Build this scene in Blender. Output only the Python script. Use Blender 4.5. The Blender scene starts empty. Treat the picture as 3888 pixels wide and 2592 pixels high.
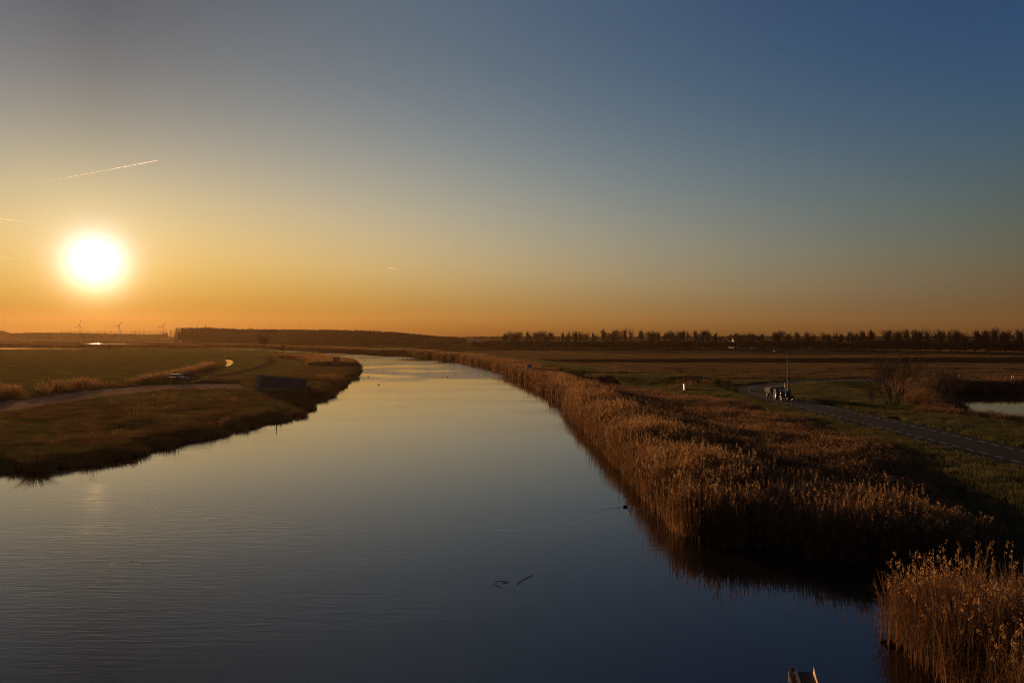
import bpy, math, random
import numpy as np
from mathutils import Vector, Matrix
R = math.radians
random.seed(7); RNG = np.random.default_rng(7)
SC = bpy.context.scene
COL = SC.collection
D = bpy.data

# ------------------------------------------------------------------ camera
cam = D.objects.new("camera", D.cameras.new("camera")); COL.objects.link(cam); SC.camera = cam
CAMZ = 9.2
cam.location = (0, 0, CAMZ); cam.rotation_euler = (R(90 - 0.47), 0, 0)
cam.data.sensor_width = 36; cam.data.lens = 29.185
cam.data.clip_start = 0.1; cam.data.clip_end = 90000
F_, HY, CX = 3152.0, 1270.0, 1944.0
def at(px, py, z=0.6):
    """ground point (x, y, z) seen at photo pixel px, py, at height z"""
    d = (CAMZ - z) * F_ / (py - HY)
    return ((px - CX) / F_ * d, d, z)
def atd(px, py, d):
    return ((px - CX) / F_ * d, d, CAMZ - (py - HY) / F_ * d)

# ------------------------------------------------------------------ sky
SUN_EL, SUN_AZ = R(4.25), math.atan2(362 - 1944, F_)
SDIR = Vector((math.cos(SUN_EL) * math.sin(SUN_AZ), math.cos(SUN_EL) * math.cos(SUN_AZ), math.sin(SUN_EL)))
SKY = [[-4.485, -5.828, -10.95], [1.617, 2.487, 8.507], [-0.084, -0.412, -2.063], [-0.21, -0.613, -1.518], [16.866, 20.538, 32.267], [-7.717, -9.014, -17.912], [-6.567, -4.594, -4.237], [3.363, 2.453, 2.738], [-12.816, -19.286, -27.84], [7.231, 5.937, 3.991], [-1.032, 0.553, 4.145], [0.854, 1.381, 2.552], [-16.123, -7.813, -4.774], [6.33, 8.533, 13.431], [-0.085, 0.493, 3.929], [-0.073, 0.822, 1.874], [13.895, 9.887, 9.029], [-3.974, -3.982, -4.246], [-2.025, -4.957, -8.464], [1.219, 0.429, -2.557]]
W = D.worlds.new("World"); SC.world = W; W.use_nodes = True
def build_world():
    nt = W.node_tree; N = nt.nodes; L = nt.links; N.clear()
    out = N.new("ShaderNodeOutputWorld"); bg = N.new("ShaderNodeBackground"); L.new(bg.outputs[0], out.inputs[0])
    def m(op, *a):
        n = N.new("ShaderNodeMath"); n.operation = op
        for i, v in enumerate(a):
            if isinstance(v, (int, float)): n.inputs[i].default_value = v
            else: L.new(v, n.inputs[i])
        return n.outputs[0]
    def vm(op, *a, o=0):
        n = N.new("ShaderNodeVectorMath"); n.operation = op
        for i, v in enumerate(a):
            if isinstance(v, (tuple, list, Vector)): n.inputs[i].default_value = v
            else: L.new(v, n.inputs[i])
        return n.outputs[o]
    def clampmap(v, f0, f1, t0, t1, kind='LINEAR'):
        n = N.new("ShaderNodeMapRange"); n.interpolation_type = kind; n.clamp = True
        L.new(v, n.inputs[0])
        for i, q in enumerate((f0, f1, t0, t1)): n.inputs[i + 1].default_value = q
        return n.outputs[0]
    tc = N.new("ShaderNodeTexCoord"); d = vm('NORMALIZE', tc.outputs['Generated'])
    sp = N.new("ShaderNodeSeparateXYZ"); L.new(d, sp.inputs[0])
    el = m('MULTIPLY', m('ARCSINE', sp.outputs[2]), 180 / math.pi)
    hor = vm('NORMALIZE', vm('MULTIPLY', d, (1, 1, 0)))
    az = m('MULTIPLY', m('ARCCOSINE', m('MINIMUM', vm('DOT_PRODUCT', hor, (math.sin(SUN_AZ), math.cos(SUN_AZ), 0), o=1), 0.999999)), 180 / math.pi)
    th = m('MULTIPLY', m('ARCCOSINE', m('MINIMUM', vm('DOT_PRODUCT', d, SDIR, o=1), 0.999999)), 180 / math.pi)
    e = m('SQRT', clampmap(el, 0, 27, .01, 27 / 25 + .01)); a = clampmap(az, 0, 66, 0, 1.1)
    acc = None
    for i in range(4, -1, -1):
        c = [tuple(SKY[i * 4 + j]) for j in range(4)]; t = vm('MULTIPLY_ADD', a, c[3], c[2])
        t = vm('MULTIPLY_ADD', a, t, c[1]); t = vm('MULTIPLY_ADD', a, t, c[0])
        acc = t if acc is None else vm('MULTIPLY_ADD', acc, e, t)
    s = N.new("ShaderNodeSeparateXYZ"); L.new(acc, s.inputs[0]); cb = N.new("ShaderNodeCombineXYZ")
    for i in range(3): L.new(m('EXPONENT', s.outputs[i]), cb.inputs[i])
    # aureole of the low sun, reddened towards the horizon
    g1 = m('EXPONENT', m('MULTIPLY', m('POWER', m('DIVIDE', th, 1.62), 2), -1)); g2 = m('EXPONENT', m('MULTIPLY', th, -1 / 3.0))
    gl = vm('ADD', vm('MULTIPLY', g1, (1.25, 1.35, 1.6)), vm('MULTIPLY', g2, (.48, .41, .31)))
    q = clampmap(el, 0.66, 5.5, .12, 1); cq = N.new("ShaderNodeCombineXYZ"); cq.inputs[0].default_value = 1
    L.new(m('POWER', q, .2), cq.inputs[1]); L.new(m('POWER', q, .8), cq.inputs[2])
    low = vm('ADD', cb.outputs[0], vm('MULTIPLY', gl, cq.outputs[0]))
    sk = N.new("ShaderNodeTexSky"); sk.sky_type = 'NISHITA'; sk.sun_disc = False
    sk.sun_elevation = SUN_EL; sk.sun_rotation = SUN_AZ; sk.dust_density = 1
    hi = vm('MULTIPLY', sk.outputs[0], (.034, .031, .029))
    mx = N.new("ShaderNodeMix"); mx.data_type = 'RGBA'
    L.new(clampmap(el, 24, 60, 0, 1, 'SMOOTHSTEP'), mx.inputs[0]); L.new(low, mx.inputs[6]); L.new(hi, mx.inputs[7])
    L.new(mx.outputs[2], bg.inputs[0]); bg.inputs[1].default_value = 1
build_world()
sun = D.objects.new("sun", D.lights.new("sun", 'SUN')); COL.objects.link(sun)
sun.data.energy = 5.0; sun.data.color = (1.0, .56, .24); sun.data.angle = R(0.5)
sun.rotation_euler = SDIR.to_track_quat('Z', 'Y').to_euler()
SC.view_settings.view_transform = 'Standard'; SC.view_settings.look = 'None'; SC.view_settings.exposure = 0; SC.view_settings.gamma = 1
SC.render.engine = 'CYCLES'
SC.cycles.use_denoising = True; SC.cycles.denoising_prefilter = 'NONE'; SC.cycles.filter_width = 1.0
SC.cycles.max_bounces = 6; SC.cycles.volume_bounces = 0; SC.cycles.transparent_max_bounces = 8
SC.cycles.volume_max_steps = 64

# ------------------------------------------------------------------ materials
MATS = {}
def mat(name, col, rough=.8, metal=0, spec=.3, var=0, vscale=3, bump=0, bscale=8, bdist=.02, trans=0, wear=None, world=False):
    """procedural material: base colour with noise variation, optional bump, optional translucency"""
    m = D.materials.new(name); m.use_nodes = True; MATS[name] = m
    nt = m.node_tree; N = nt.nodes; L = nt.links; b = N["Principled BSDF"]
    b.inputs['Roughness'].default_value = rough; b.inputs['Metallic'].default_value = metal
    b.inputs['Specular IOR Level'].default_value = spec
    b.inputs['Base Color'].default_value = (*col, 1)
    tc = N.new("ShaderNodeTexCoord"); colout = None; pos = N.new("ShaderNodeNewGeometry").outputs['Position'] if world else tc.outputs['Object']
    if var:
        n = N.new("ShaderNodeTexNoise"); n.inputs['Scale'].default_value = vscale; n.inputs['Detail'].default_value = 8
        L.new(pos, n.inputs['Vector'])
        r = N.new("ShaderNodeMapRange"); L.new(n.outputs[0], r.inputs[0]); r.inputs[1].default_value = .3; r.inputs[2].default_value = .7
        mx = N.new("ShaderNodeMix"); mx.data_type = 'RGBA'; L.new(r.outputs[0], mx.inputs[0])
        c2 = wear or tuple(c * (1 + var) for c in col)
        mx.inputs[6].default_value = (*[c * (1 - var) for c in col], 1); mx.inputs[7].default_value = (*c2, 1)
        L.new(mx.outputs[2], b.inputs['Base Color']); colout = mx.outputs[2]
    if bump:
        n = N.new("ShaderNodeTexNoise"); n.inputs['Scale'].default_value = bscale; n.inputs['Detail'].default_value = 5
        L.new(tc.outputs['Object'], n.inputs['Vector'])
        bp = N.new("ShaderNodeBump"); bp.inputs['Strength'].default_value = bump; bp.inputs['Distance'].default_value = bdist
        L.new(n.outputs[0], bp.inputs['Height']); L.new(bp.outputs[0], b.inputs['Normal'])
    if trans:
        t = N.new("ShaderNodeBsdfTranslucent"); ms = N.new("ShaderNodeMixShader"); ms.inputs[0].default_value = trans
        t.inputs[0].default_value = (*col, 1)
        if colout: L.new(colout, t.inputs[0])
        L.new(b.outputs[0], ms.inputs[1]); L.new(t.outputs[0], ms.inputs[2]); L.new(ms.outputs[0], N["Material Output"].inputs[0])
    return m
M_reed = mat("reed_stalks", (.175, .085, .036), .7, var=.6, vscale=.45, trans=.45, world=True)
M_plume = mat("reed_plumes", (.44, .26, .11), .8, var=.5, vscale=.8, trans=.65, world=True)
M_grass = mat("grass_blades", (.10, .11, .03), .7, var=.4, vscale=.25, trans=.4, wear=(.15, .12, .035), world=True)
M_dry = mat("dry_grass", (.115, .075, .028), .8, var=.55, vscale=.4, trans=.4, world=True)
M_stub = mat("stubble_straw", (.125, .078, .034), .8, var=.3, vscale=.1, trans=.4, world=True)
M_bark = mat("bark", (.055, .045, .035), .9, var=.3, vscale=6, bump=.6, bscale=20)
M_twig = mat("twigs", (.075, .055, .04), .9, var=.3, vscale=2)
M_dtwig = mat("willow_twigs", (.13, .07, .04), .9, var=.3, vscale=2)
M_steel = mat("galvanised_steel", (.12, .12, .12), .6, .2, .3, var=.15, vscale=5)
M_dark = mat("dark_metal", (.03, .032, .034), .5, .4)
M_rubber = mat("tyre_rubber", (.022, .021, .02), .85, bump=.3, bscale=30)
M_glass = mat("window_glass", (.02, .022, .025), .03, 0, 1.0)
M_asphalt = mat("asphalt", (.036, .033, .033), .95, 0, .05, var=.18, vscale=1.2, bump=.3, bscale=60, bdist=.01, wear=(.05, .045, .044))
M_paint = mat("road_paint", (.62, .6, .56), .7, var=.2, vscale=8)
M_wood = mat("weathered_timber", (.10, .06, .03), .8, var=.35, vscale=5, bump=.4, bscale=25)
M_board = mat("old_boards", (.05, .03, .015), .85, var=.35, vscale=5, bump=.4, bscale=25)
M_white = mat("white_paint", (.75, .73, .68), .5, var=.06, vscale=6)
M_blue = mat("blue_sign_paint", (.015, .06, .30), .35, 0, .5, var=.1)
M_skin = mat("skin", (.45, .26, .17), .6)

# ------------------------------------------------------------------ mesh helpers
class MB:
    def __init__(s): s.v = []; s.f = []
    def add(s, v, f):
        o = len(s.v); s.v += [tuple(p) for p in v]; s.f += [tuple(i + o for i in q) for q in f]; return s
    def box(s, c, d, rz=0, taper=1, rx=0, ry=0):
        v = []
        M = Matrix.Rotation(rz, 3, 'Z') @ Matrix.Rotation(ry, 3, 'Y') @ Matrix.Rotation(rx, 3, 'X')
        for z in (-.5, .5):
            k = taper if z > 0 else 1
            for x, y in ((-.5, -.5), (.5, -.5), (.5, .5), (-.5, .5)):
                v.append(Vector(c) + M @ Vector((x * d[0] * k, y * d[1] * k, z * d[2])))
        return s.add(v, [(3, 2, 1, 0), (4, 5, 6, 7), (0, 1, 5, 4), (1, 2, 6, 5), (2, 3, 7, 6), (3, 0, 4, 7)])
    def tube(s, pts, rad, n=8, cap=True):
        pts = [Vector(p) for p in pts]
        if isinstance(rad, (int, float)): rad = [rad] * len(pts)
        v = []; f = []
        for i, p in enumerate(pts):
            t = (pts[min(i + 1, len(pts) - 1)] - pts[max(i - 1, 0)]).normalized()
            a = t.orthogonal().normalized() if i == 0 else (a - t * a.dot(t)).normalized()
            b = t.cross(a)
            for k in range(n):
                w = 2 * math.pi * k / n; v.append(p + (a * math.cos(w) + b * math.sin(w)) * rad[i])
        for i in range(len(pts) - 1):
            for k in range(n):
                q = (k + 1) % n; f.append((i * n + k, i * n + q, (i + 1) * n + q, (i + 1) * n + k))
        if cap: f += [tuple(range(n - 1, -1, -1)), tuple((len(pts) - 1) * n + k for k in range(n))]
        return s.add(v, f)
    def prism(s, poly, y0, y1, axis='y', k=1.0):
        """extrude an (x, z) outline along y; k shrinks the far outline"""
        n = len(poly); v = [(x, y0, z) for x, z in poly] + [(x, y1, z) for x, z in poly]
        return s.add(v, [tuple(range(n)), tuple(range(2 * n - 1, n - 1, -1))] + [(i, i + n, (i + 1) % n + n, (i + 1) % n) for i in range(n)])
    def lathe(s, prof, c, axis='y', n=24):
        """profile [(r, t)] turned about an axis through c"""
        v = []; f = []; m = len(prof)
        for k in range(n):
            w = 2 * math.pi * k / n
            for r, t in prof:
                p = {'y': (r * math.cos(w), t, r * math.sin(w)), 'z': (r * math.cos(w), r * math.sin(w), t), 'x': (t, r * math.cos(w), r * math.sin(w))}[axis]
                v.append((c[0] + p[0], c[1] + p[1], c[2] + p[2]))
        for k in range(n):
            for i in range(m - 1):
                a = k * m + i; b = ((k + 1) % n) * m + i; f.append((a, b, b + 1, a + 1))
        return s.add(v, f)
    def ball(s, c, r, n=10):
        r = (r, r, r) if isinstance(r, (int, float)) else r
        v = [(c[0], c[1], c[2] - r[2])]; f = []
        for i in range(1, n):
            t = math.pi * i / n - math.pi / 2
            for k in range(n): w = 2 * math.pi * k / n; v.append((c[0] + r[0] * math.cos(t) * math.cos(w), c[1] + r[1] * math.cos(t) * math.sin(w), c[2] + r[2] * math.sin(t)))
        v.append((c[0], c[1], c[2] + r[2]))
        for k in range(n):
            f.append((0, 1 + (k + 1) % n, 1 + k)); f.append((len(v) - 1, 1 + (n - 2) * n + k, 1 + (n - 2) * n + (k + 1) % n))
            for i in range(n - 2): a = 1 + i * n; f.append((a + k, a + (k + 1) % n, a + n + (k + 1) % n, a + n + k))
        return s.add(v, f)
    def mesh(s, name, m, smooth=False):
        me = D.meshes.new(name); me.from_pydata(s.v, [], s.f); me.materials.append(m); me.update()
        if smooth: me.shade_smooth()
        return me
def link(name, me, parent=None):
    o = D.objects.new(name, me); COL.objects.link(o)
    if parent: o.parent = parent
    return o
def obj(name, mb, m, parent=None, smooth=False, bevel=0):
    o = link(name, mb.mesh(name, m, smooth), parent)
    if bevel:
        b = o.modifiers.new("bevel", 'BEVEL'); b.width = bevel; b.segments = 2; b.limit_method = 'ANGLE'
    return o
def tag(o, label=None, cat=None, group=None, kind=None):
    for k, v in (('label', label), ('category', cat), ('group', group), ('kind', kind)):
        if v: o[k] = v
    return o
def thing(name, loc, rz, label, cat, group=None, scale=1):
    o = D.objects.new(name, None); COL.objects.link(o); o.location = loc; o.rotation_euler = (0, 0, rz); o.scale = (scale,) * 3
    o.empty_display_size = .2
    return tag(o, label, cat, group)
def dup(root, loc, rz, label=None, scale=None):
    r = root.copy(); COL.objects.link(r); r.location = loc; r.rotation_euler = (0, 0, rz)
    if label: r['label'] = label
    if scale: r.scale = scale if isinstance(scale, tuple) else (scale,) * 3
    def rec(a, b):
        for ch in a.children:
            c = ch.copy(); COL.objects.link(c); c.parent = b; rec(ch, c)
    rec(root, r); return r

# ------------------------------------------------------------------ terrain
RIVER = [(11.7, -25), (11.7, 22.1), (11.5, 23.6), (11.3, 24.8), (11.9, 25.8), (13.4, 26.8), (15.0, 28.3), (17.0, 30.6), (18.5, 32.4), (14.6, 33.6), (13, 34.3), (12.2, 35.5), (10.9, 36.8), (9.1, 36.4), (8.6, 39.3), (8.5, 43.7), (8.5, 50), (8.3, 60), (8.2, 72.5), (7.4, 91.5), (7.8, 111.5), (5.7, 133), (2.9, 163), (-.9, 193), (-5.2, 220), (-18.6, 287), (-46, 362), (-71, 397), (-98, 446), (-134, 500), (-167, 557), (-300, 700), (-420, 900),
         (-460, 870), (-335, 672), (-200, 530), (-150, 474), (-111, 414), (-88, 350), (-72, 322), (-61, 296), (-53, 273), (-43.6, 237), (-37.6, 207), (-34, 180), (-30.5, 150), (-27, 120), (-24.8, 95), (-25.5, 82), (-27.3, 72), (-28.8, 62), (-31, 56), (-36, 54), (-60, 50), (-110, 44), (-200, 20), (-200, -25)]
POND = [(68, 131), (61, 118), (56, 106), (52, 97), (49.5, 88), (52, 80), (60, 75), (90, 72), (124, 88), (128, 124), (95, 133)]
DITCH = [at(a_, b_, .36)[:2] for a_, b_ in ((850, 1360), (868, 1361.5), (882, 1368), (888, 1376), (876, 1385), (854, 1393), (857, 1384), (863, 1378), (853, 1367))]
def sdist(P, poly):
    """signed distance, positive outside"""
    x = P[:, 0]; y = P[:, 1]; d = np.full(len(P), 1e18); ins = np.zeros(len(P), bool)
    for i in range(len(poly)):
        x0, y0 = poly[i]; x1, y1 = poly[(i + 1) % len(poly)]
        ex, ey = x1 - x0, y1 - y0; t = np.clip(((x - x0) * ex + (y - y0) * ey) / (ex * ex + ey * ey), 0, 1)
        d = np.minimum(d, (x - x0 - t * ex) ** 2 + (y - y0 - t * ey) ** 2)
        c = (y0 > y) != (y1 > y)
        ins ^= c & (x < ex * (y - y0) / (ey if ey else 1e-9) + x0)
    return np.where(ins, -1, 1) * np.sqrt(d)
def ldist(P, line):
    x = P[:, 0]; y = P[:, 1]; d = np.full(len(P), 1e18)
    for (x0, y0), (x1, y1) in zip(line, line[1:]):
        ex, ey = x1 - x0, y1 - y0; t = np.clip(((x - x0) * ex + (y - y0) * ey) / (ex * ex + ey * ey), 0, 1)
        d = np.minimum(d, (x - x0 - t * ex) ** 2 + (y - y0 - t * ey) ** 2)
    return np.sqrt(d)
def ss(x, a, b):
    t = np.clip((x - a) / (b - a), 0, 1); return t * t * (3 - 2 * t)
def wob(x, y, s, k=0):
    return (np.sin(x / s + k) * np.cos(y / s * 1.13 + 2 * k) + np.sin(x / s * 2.3 + y / s * 1.7 + k) * .5 + np.cos(y / s * 4.1 - x / s * 3.3 + k) * .25) / 1.75
ROADC = [(34.8, -30), (34.8, 100), (35.1, 112), (36.2, 121), (38.6, 130.5), (42.5, 138), (48, 144.5), (55, 149), (63, 152), (75, 153.8), (120, 155.5), (400, 157)]
DIKE = [(-150, 560), (-110, 490), (-62, 412), (-30, 355), (-6, 290), (6, 235), (14, 192), (22, 165), (30, 150)]
def hfun(P):
    P = np.asarray(P, float).reshape(-1, 2); x, y = P[:, 0], P[:, 1]
    h = .6 + .07 * wob(x, y, 9) + .05 * wob(x, y, 3.1, 1)
    far = ss(np.hypot(x, y), 500, 900); h = h * (1 - far) + .6 * far
    right = (x > -4) & (y < 175)
    marsh = ss(x, 23, 30.5); h = np.where(right, .16 + .64 * marsh + .04 * wob(x, y, 3, 2), h)
    rd = ldist(P, ROADC); k = 1 - ss(rd, 3.6, 6.5); h = h * (1 - k) + .78 * k
    dk = 1 - ss(ldist(P, DIKE), 3, 10); h = h + dk * .9 * (1 - ss(y, 120, 121) * 0) * (1 - (1 - ss(ldist(P, ROADC), 5, 14)))
    m = np.exp(-(((x + 41) / 7) ** 2 + ((y - 123) / 7) ** 2)); h = h + .30 * m
    dr = sdist(P, RIVER) + np.where(x < -10, .9 * wob(x, y, 2.2, 3) + .4 * wob(x, y, .7, 1) + .7 * wob(x, y, 6, 2), .5 * wob(x, y, 1.6, 5) + .3 * wob(x, y, .6, 2))
    wid = np.where(right, 1.8, 2.6)
    k = ss(dr, -.2, wid); h = np.where(dr < 0, np.maximum(dr * .5, -1.6), .02 + (h - .02) * k)
    dp = sdist(P, POND) + .4 * wob(x, y, 1.7, 2); k = ss(dp, 0, 3); h = np.where(dp < 0, np.maximum(dp * .5, -1.2), h * k + .02 * (1 - k))
    dd = sdist(P, DITCH) + .3 * wob(x, y, 2, 2); k = ss(dd, 0, 2.2); h = np.where(dd < 0, .36 + np.maximum(dd * .6, -.8), np.where(k < 1, .38 + (h - .38) * k, h))
    return h
def hz(x, y): return float(hfun([(x, y)])[0])
def gp(px, py):
    """ground point for a photo pixel, on the terrain"""
    z = .6
    for _ in range(4):
        p = at(px, py, z); z = hz(p[0], p[1])
    return (p[0], p[1], z)
def mixc(c, k, new): k = k[:, None]; return c * (1 - k) + np.array(new) * k
def albedo(P):
    x, y = P[:, 0], P[:, 1]
    n1 = wob(x, y, 6, 3) * .5 + .5; n2 = wob(x, y, 25, 1) * .5 + .5
    c = np.tile(np.array([.085, .095, .022]), (len(x), 1))
    c = mixc(c, .5 * n2, (.13, .11, .035))
    ycor = y - .12 * x
    # far fields to the right of the river
    rightf = ss(x - np.interp(y, [150, 200, 300, 420, 560, 900], [34, 20, 3, -50, -100, -300]), 0, 3) * ss(y, 158, 161)
    c = mixc(c, rightf, (.11, .065, .035))
    l3 = 204 + .09 * x; l2 = 261 - .05 * x; l1 = 286 + .17 * x
    def band(a, b, w=3): return ss(y, a - w, a + w) * (1 - ss(y, b - w, b + w)) * rightf
    c = mixc(c, band(l3 - 3, l3 + 1, 1), (.015, .012, .01))
    c = mixc(c, band(l3 + 1, l2 - 22), (.22, .15, .055)); c = mixc(c, band(l2 - 22, l2), (.14, .10, .04))
    c = mixc(c, band(l2, l1), (.028, .022, .02)); c = mixc(c, band(l1, l1 + 175), (.24, .14, .06))
    c = mixc(c, ss(y, l1 + 145, l1 + 190) * rightf, (.035, .035, .02))
    nearf = band(158, l3 - 3); c = mixc(c, nearf * n1 * .6, (.06, .04, .028))
    # dike and verges stay green
    dk = 1 - ss(ldist(P, DIKE), 8, 12); c = mixc(c, dk, (.085, .10, .025))
    # marsh floor and left bank waste ground
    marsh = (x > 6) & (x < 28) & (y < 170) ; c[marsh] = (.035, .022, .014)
    lb = (1 - ss(y, 118, 132)) * ss(x, -56, -52) * (x < -15); c = mixc(c, lb * (.35 + .65 * n1), (.085, .06, .03))
    sp = (x > -48) & (x < -24) & (y > 120); c = mixc(c, np.where(sp, .9, 0), (.07, .045, .025))
    # tracks of dark rush in the left meadow
    left = x < -60
    for k, yy in enumerate((258, 283, 345, 480)):
        c = mixc(c, np.where(left, .8 * np.exp(-((y - yy - .05 * x - 2 * wob(x, y, 20, k)) / 2.2) ** 2), 0), (.03, .028, .012))
    c = mixc(c, ss(y, 560, 700), (.05, .042, .018))
    wet = 1 - ss(np.minimum(sdist(P, RIVER), sdist(P, POND)), .3, 1.6); c = mixc(c, wet, (.02, .015, .011))
    return c
def build_ground():
    az = list(np.radians(np.arange(-41, 41.001, .155))); az = np.array(list(np.radians(np.arange(-180, -41, 4.0))) + az + list(np.radians(np.arange(43, 179, 4.0))))
    r = 9.0 * np.exp(np.arange(0, 570) * math.log(3900 / 9) / 569)
    A, Rr = np.meshgrid(az, r); x = (Rr * np.sin(A)).ravel(); y = (Rr * np.cos(A)).ravel()
    P = np.stack([x, y], 1); h = hfun(P); n = len(az); m = len(r)
    v = np.concatenate([np.stack([x, y, h], 1), [[0, 0, -1.6]]])
    i = np.arange(m - 1)[:, None] * n; k = np.arange(n)[None, :]; k2 = (k + 1) % n
    q = np.stack([i + k, i + k2, i + n + k2, i + n + k], -1).reshape(-1, 4)[:, ::-1]
    tri = np.stack([np.full(n, len(v) - 1), np.arange(n), (np.arange(n) + 1) % n], 1)[:, ::-1]
    me = D.meshes.new("ground")
    me.vertices.add(len(v)); me.vertices.foreach_set("co", v.astype(np.float32).ravel())
    nl = q.size + tri.size; me.loops.add(nl); me.loops.foreach_set("vertex_index", np.concatenate([q.ravel(), tri.ravel()]).astype(np.int32))
    me.polygons.add(len(q) + len(tri)); st = np.concatenate([np.arange(len(q)) * 4, q.size + np.arange(len(tri)) * 3])
    me.polygons.foreach_set("loop_start", st.astype(np.int32))
    me.update(calc_edges=True); me.validate(); me.shade_smooth()
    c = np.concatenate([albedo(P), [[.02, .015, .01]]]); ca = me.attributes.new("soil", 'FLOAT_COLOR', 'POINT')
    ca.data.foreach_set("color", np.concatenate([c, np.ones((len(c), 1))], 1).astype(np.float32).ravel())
    m_ = D.materials.new("meadow_and_soil"); m_.use_nodes = True; nt = m_.node_tree; N = nt.nodes; L = nt.links; N.remove(N["Principled BSDF"]); b = N.new("ShaderNodeBsdfDiffuse"); L.new(b.outputs[0], N["Material Output"].inputs[0])
    at_ = N.new("ShaderNodeAttribute"); at_.attribute_name = "soil"; geo = N.new("ShaderNodeNewGeometry")
    def noise(s, d=6):
        q = N.new("ShaderNodeTexNoise"); q.inputs['Scale'].default_value = s; q.inputs['Detail'].default_value = d; L.new(geo.outputs['Position'], q.inputs['Vector']); return q.outputs[0]
    mr = N.new("ShaderNodeMapRange"); L.new(noise(.35, 8), mr.inputs[0]); mr.inputs[1].default_value = .32; mr.inputs[2].default_value = .68; mr.inputs[3].default_value = .45; mr.inputs[4].default_value = 1.5
    vm = N.new("ShaderNodeVectorMath"); vm.operation = 'SCALE'; L.new(at_.outputs['Color'], vm.inputs[0]); L.new(mr.outputs[0], vm.inputs['Scale']); L.new(vm.outputs[0], b.inputs['Color'])
    b1 = N.new("ShaderNodeBump"); b1.inputs['Distance'].default_value = .8; b1.inputs['Strength'].default_value = 1; L.new(noise(3.0, 8), b1.inputs['Height']); L.new(b1.outputs[0], b.inputs['Normal'])
    me.materials.append(m_)
    tag(link("ground", me), kind='structure')
build_ground()

# ------------------------------------------------------------------ water
def water_mat(name, ripple=1.0, rough=.025):
    m = D.materials.new(name); m.use_nodes = True; nt = m.node_tree; N = nt.nodes; L = nt.links; b = N["Principled BSDF"]
    b.inputs['Base Color'].default_value = (.016, .013, .010, 1); b.inputs['Roughness'].default_value = rough; b.inputs['IOR'].default_value = 1.58
    geo = N.new("ShaderNodeNewGeometry")
    def layer(sx, sy, rot, detail=2):
        mp = N.new("ShaderNodeMapping"); mp.inputs['Scale'].default_value = (sx, sy, 1); mp.inputs['Rotation'].default_value = (0, 0, rot); L.new(geo.outputs['Position'], mp.inputs[0])
        n = N.new("ShaderNodeTexNoise"); n.inputs['Detail'].default_value = detail; n.inputs['Scale'].default_value = 1; L.new(mp.outputs[0], n.inputs['Vector']); return n.outputs[0]
    def bump(h, dist, strength, prev=None):
        q = N.new("ShaderNodeBump"); q.inputs['Distance'].default_value = dist
        if isinstance(strength, float): q.inputs['Strength'].default_value = strength
        else: L.new(strength, q.inputs['Strength'])
        L.new(h, q.inputs['Height'])
        if prev: L.new(prev, q.inputs['Normal'])
        return q.outputs[0]
    def rng(v, a, c, t0, t1):
        r = N.new("ShaderNodeMapRange"); L.new(v, r.inputs[0]); r.interpolation_type = 'SMOOTHSTEP'
        for i, q in enumerate((a, c, t0, t1)): r.inputs[i + 1].default_value = q
        return r.outputs[0]
    # calm stretches and ruffled ones
    patch = rng(layer(.05, .1, .2, 3), .42, .62, .15, .9)
    w1 = bump(layer(.5, 3.2, R(8), 2), .008 * ripple, patch)
    w2 = bump(layer(1.6, 9.0, R(12), 2), .005 * ripple, patch, w1)
    w3 = bump(layer(.12, .5, R(-6), 2), .0015 * ripple, 1.0, w2)
    # wind streaks in the bend
    sp = N.new("ShaderNodeSeparateXYZ"); L.new(geo.outputs['Position'], sp.inputs[0])
    mm = N.new("ShaderNodeMath"); mm.operation = 'MULTIPLY'; L.new(rng(sp.outputs[1], 150, 185, 0, 1), mm.inputs[0]); L.new(rng(layer(.045, .035, .3, 2), .42, .56, 0, 1), mm.inputs[1])
    w4 = bump(layer(5, 9, .3, 2), .022 * ripple, mm.outputs[0], w3)
    L.new(w4, b.inputs['Normal'])
    return m
def sheet(name, poly, z, m, kind='structure'):
    me = D.meshes.new(name); me.from_pydata([(x, y, z) for x, y in poly], [], [tuple(range(len(poly)))]); me.materials.append(m); me.update()
    if me.polygons[0].normal.z < 0: me.flip_normals()
    return tag(link(name, me), kind=kind)
M_water = water_mat("river_water"); M_still = water_mat("still_water", .08, .008)
sheet("river", [(60, -60), (40, 30), (24, 70), (24, 200), (0, 300), (-40, 420), (-130, 560), (-400, 920), (-480, 880), (-360, 640), (-170, 440), (-80, 280), (-50, 180), (-50, 100), (-60, 62), (-260, 60), (-260, -60)], 0, M_water)
sheet("pond", [(43, 64), (136, 64), (138, 138), (60, 138), (43, 118)], 0, M_still)
sheet("ditch", [(-70, 208), (-95, 330), (-125, 330), (-90, 208)], .36, M_still)
for nm, pts in (("flood_water", [at(0, 1319), at(110, 1318), at(260, 1317.5), at(412, 1322.5), at(330, 1325.5), at(150, 1325), at(0, 1326.5)]),
                ("flood_water", [at(0, 1294.5), at(130, 1294.2), at(300, 1296), at(160, 1295.7), at(0, 1295.3)]),
                ("flood_water", [at(1725, 1343.8), at(1810, 1343.6), at(1814, 1345.3), at(1735, 1345.4)]),
                ("flood_water", [at(1888, 1333), at(1962, 1333.3), at(1964, 1335), at(1905, 1334.6)]),
                ("flood_water", [at(2216, 1344), at(2250, 1344.2), at(2250, 1345.2), at(2218, 1345)])):
    pts = [(p[0], p[1]) for p in pts]; h_ = max(hfun(pts)) + .03
    sheet(nm, pts, h_, M_still)

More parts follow.
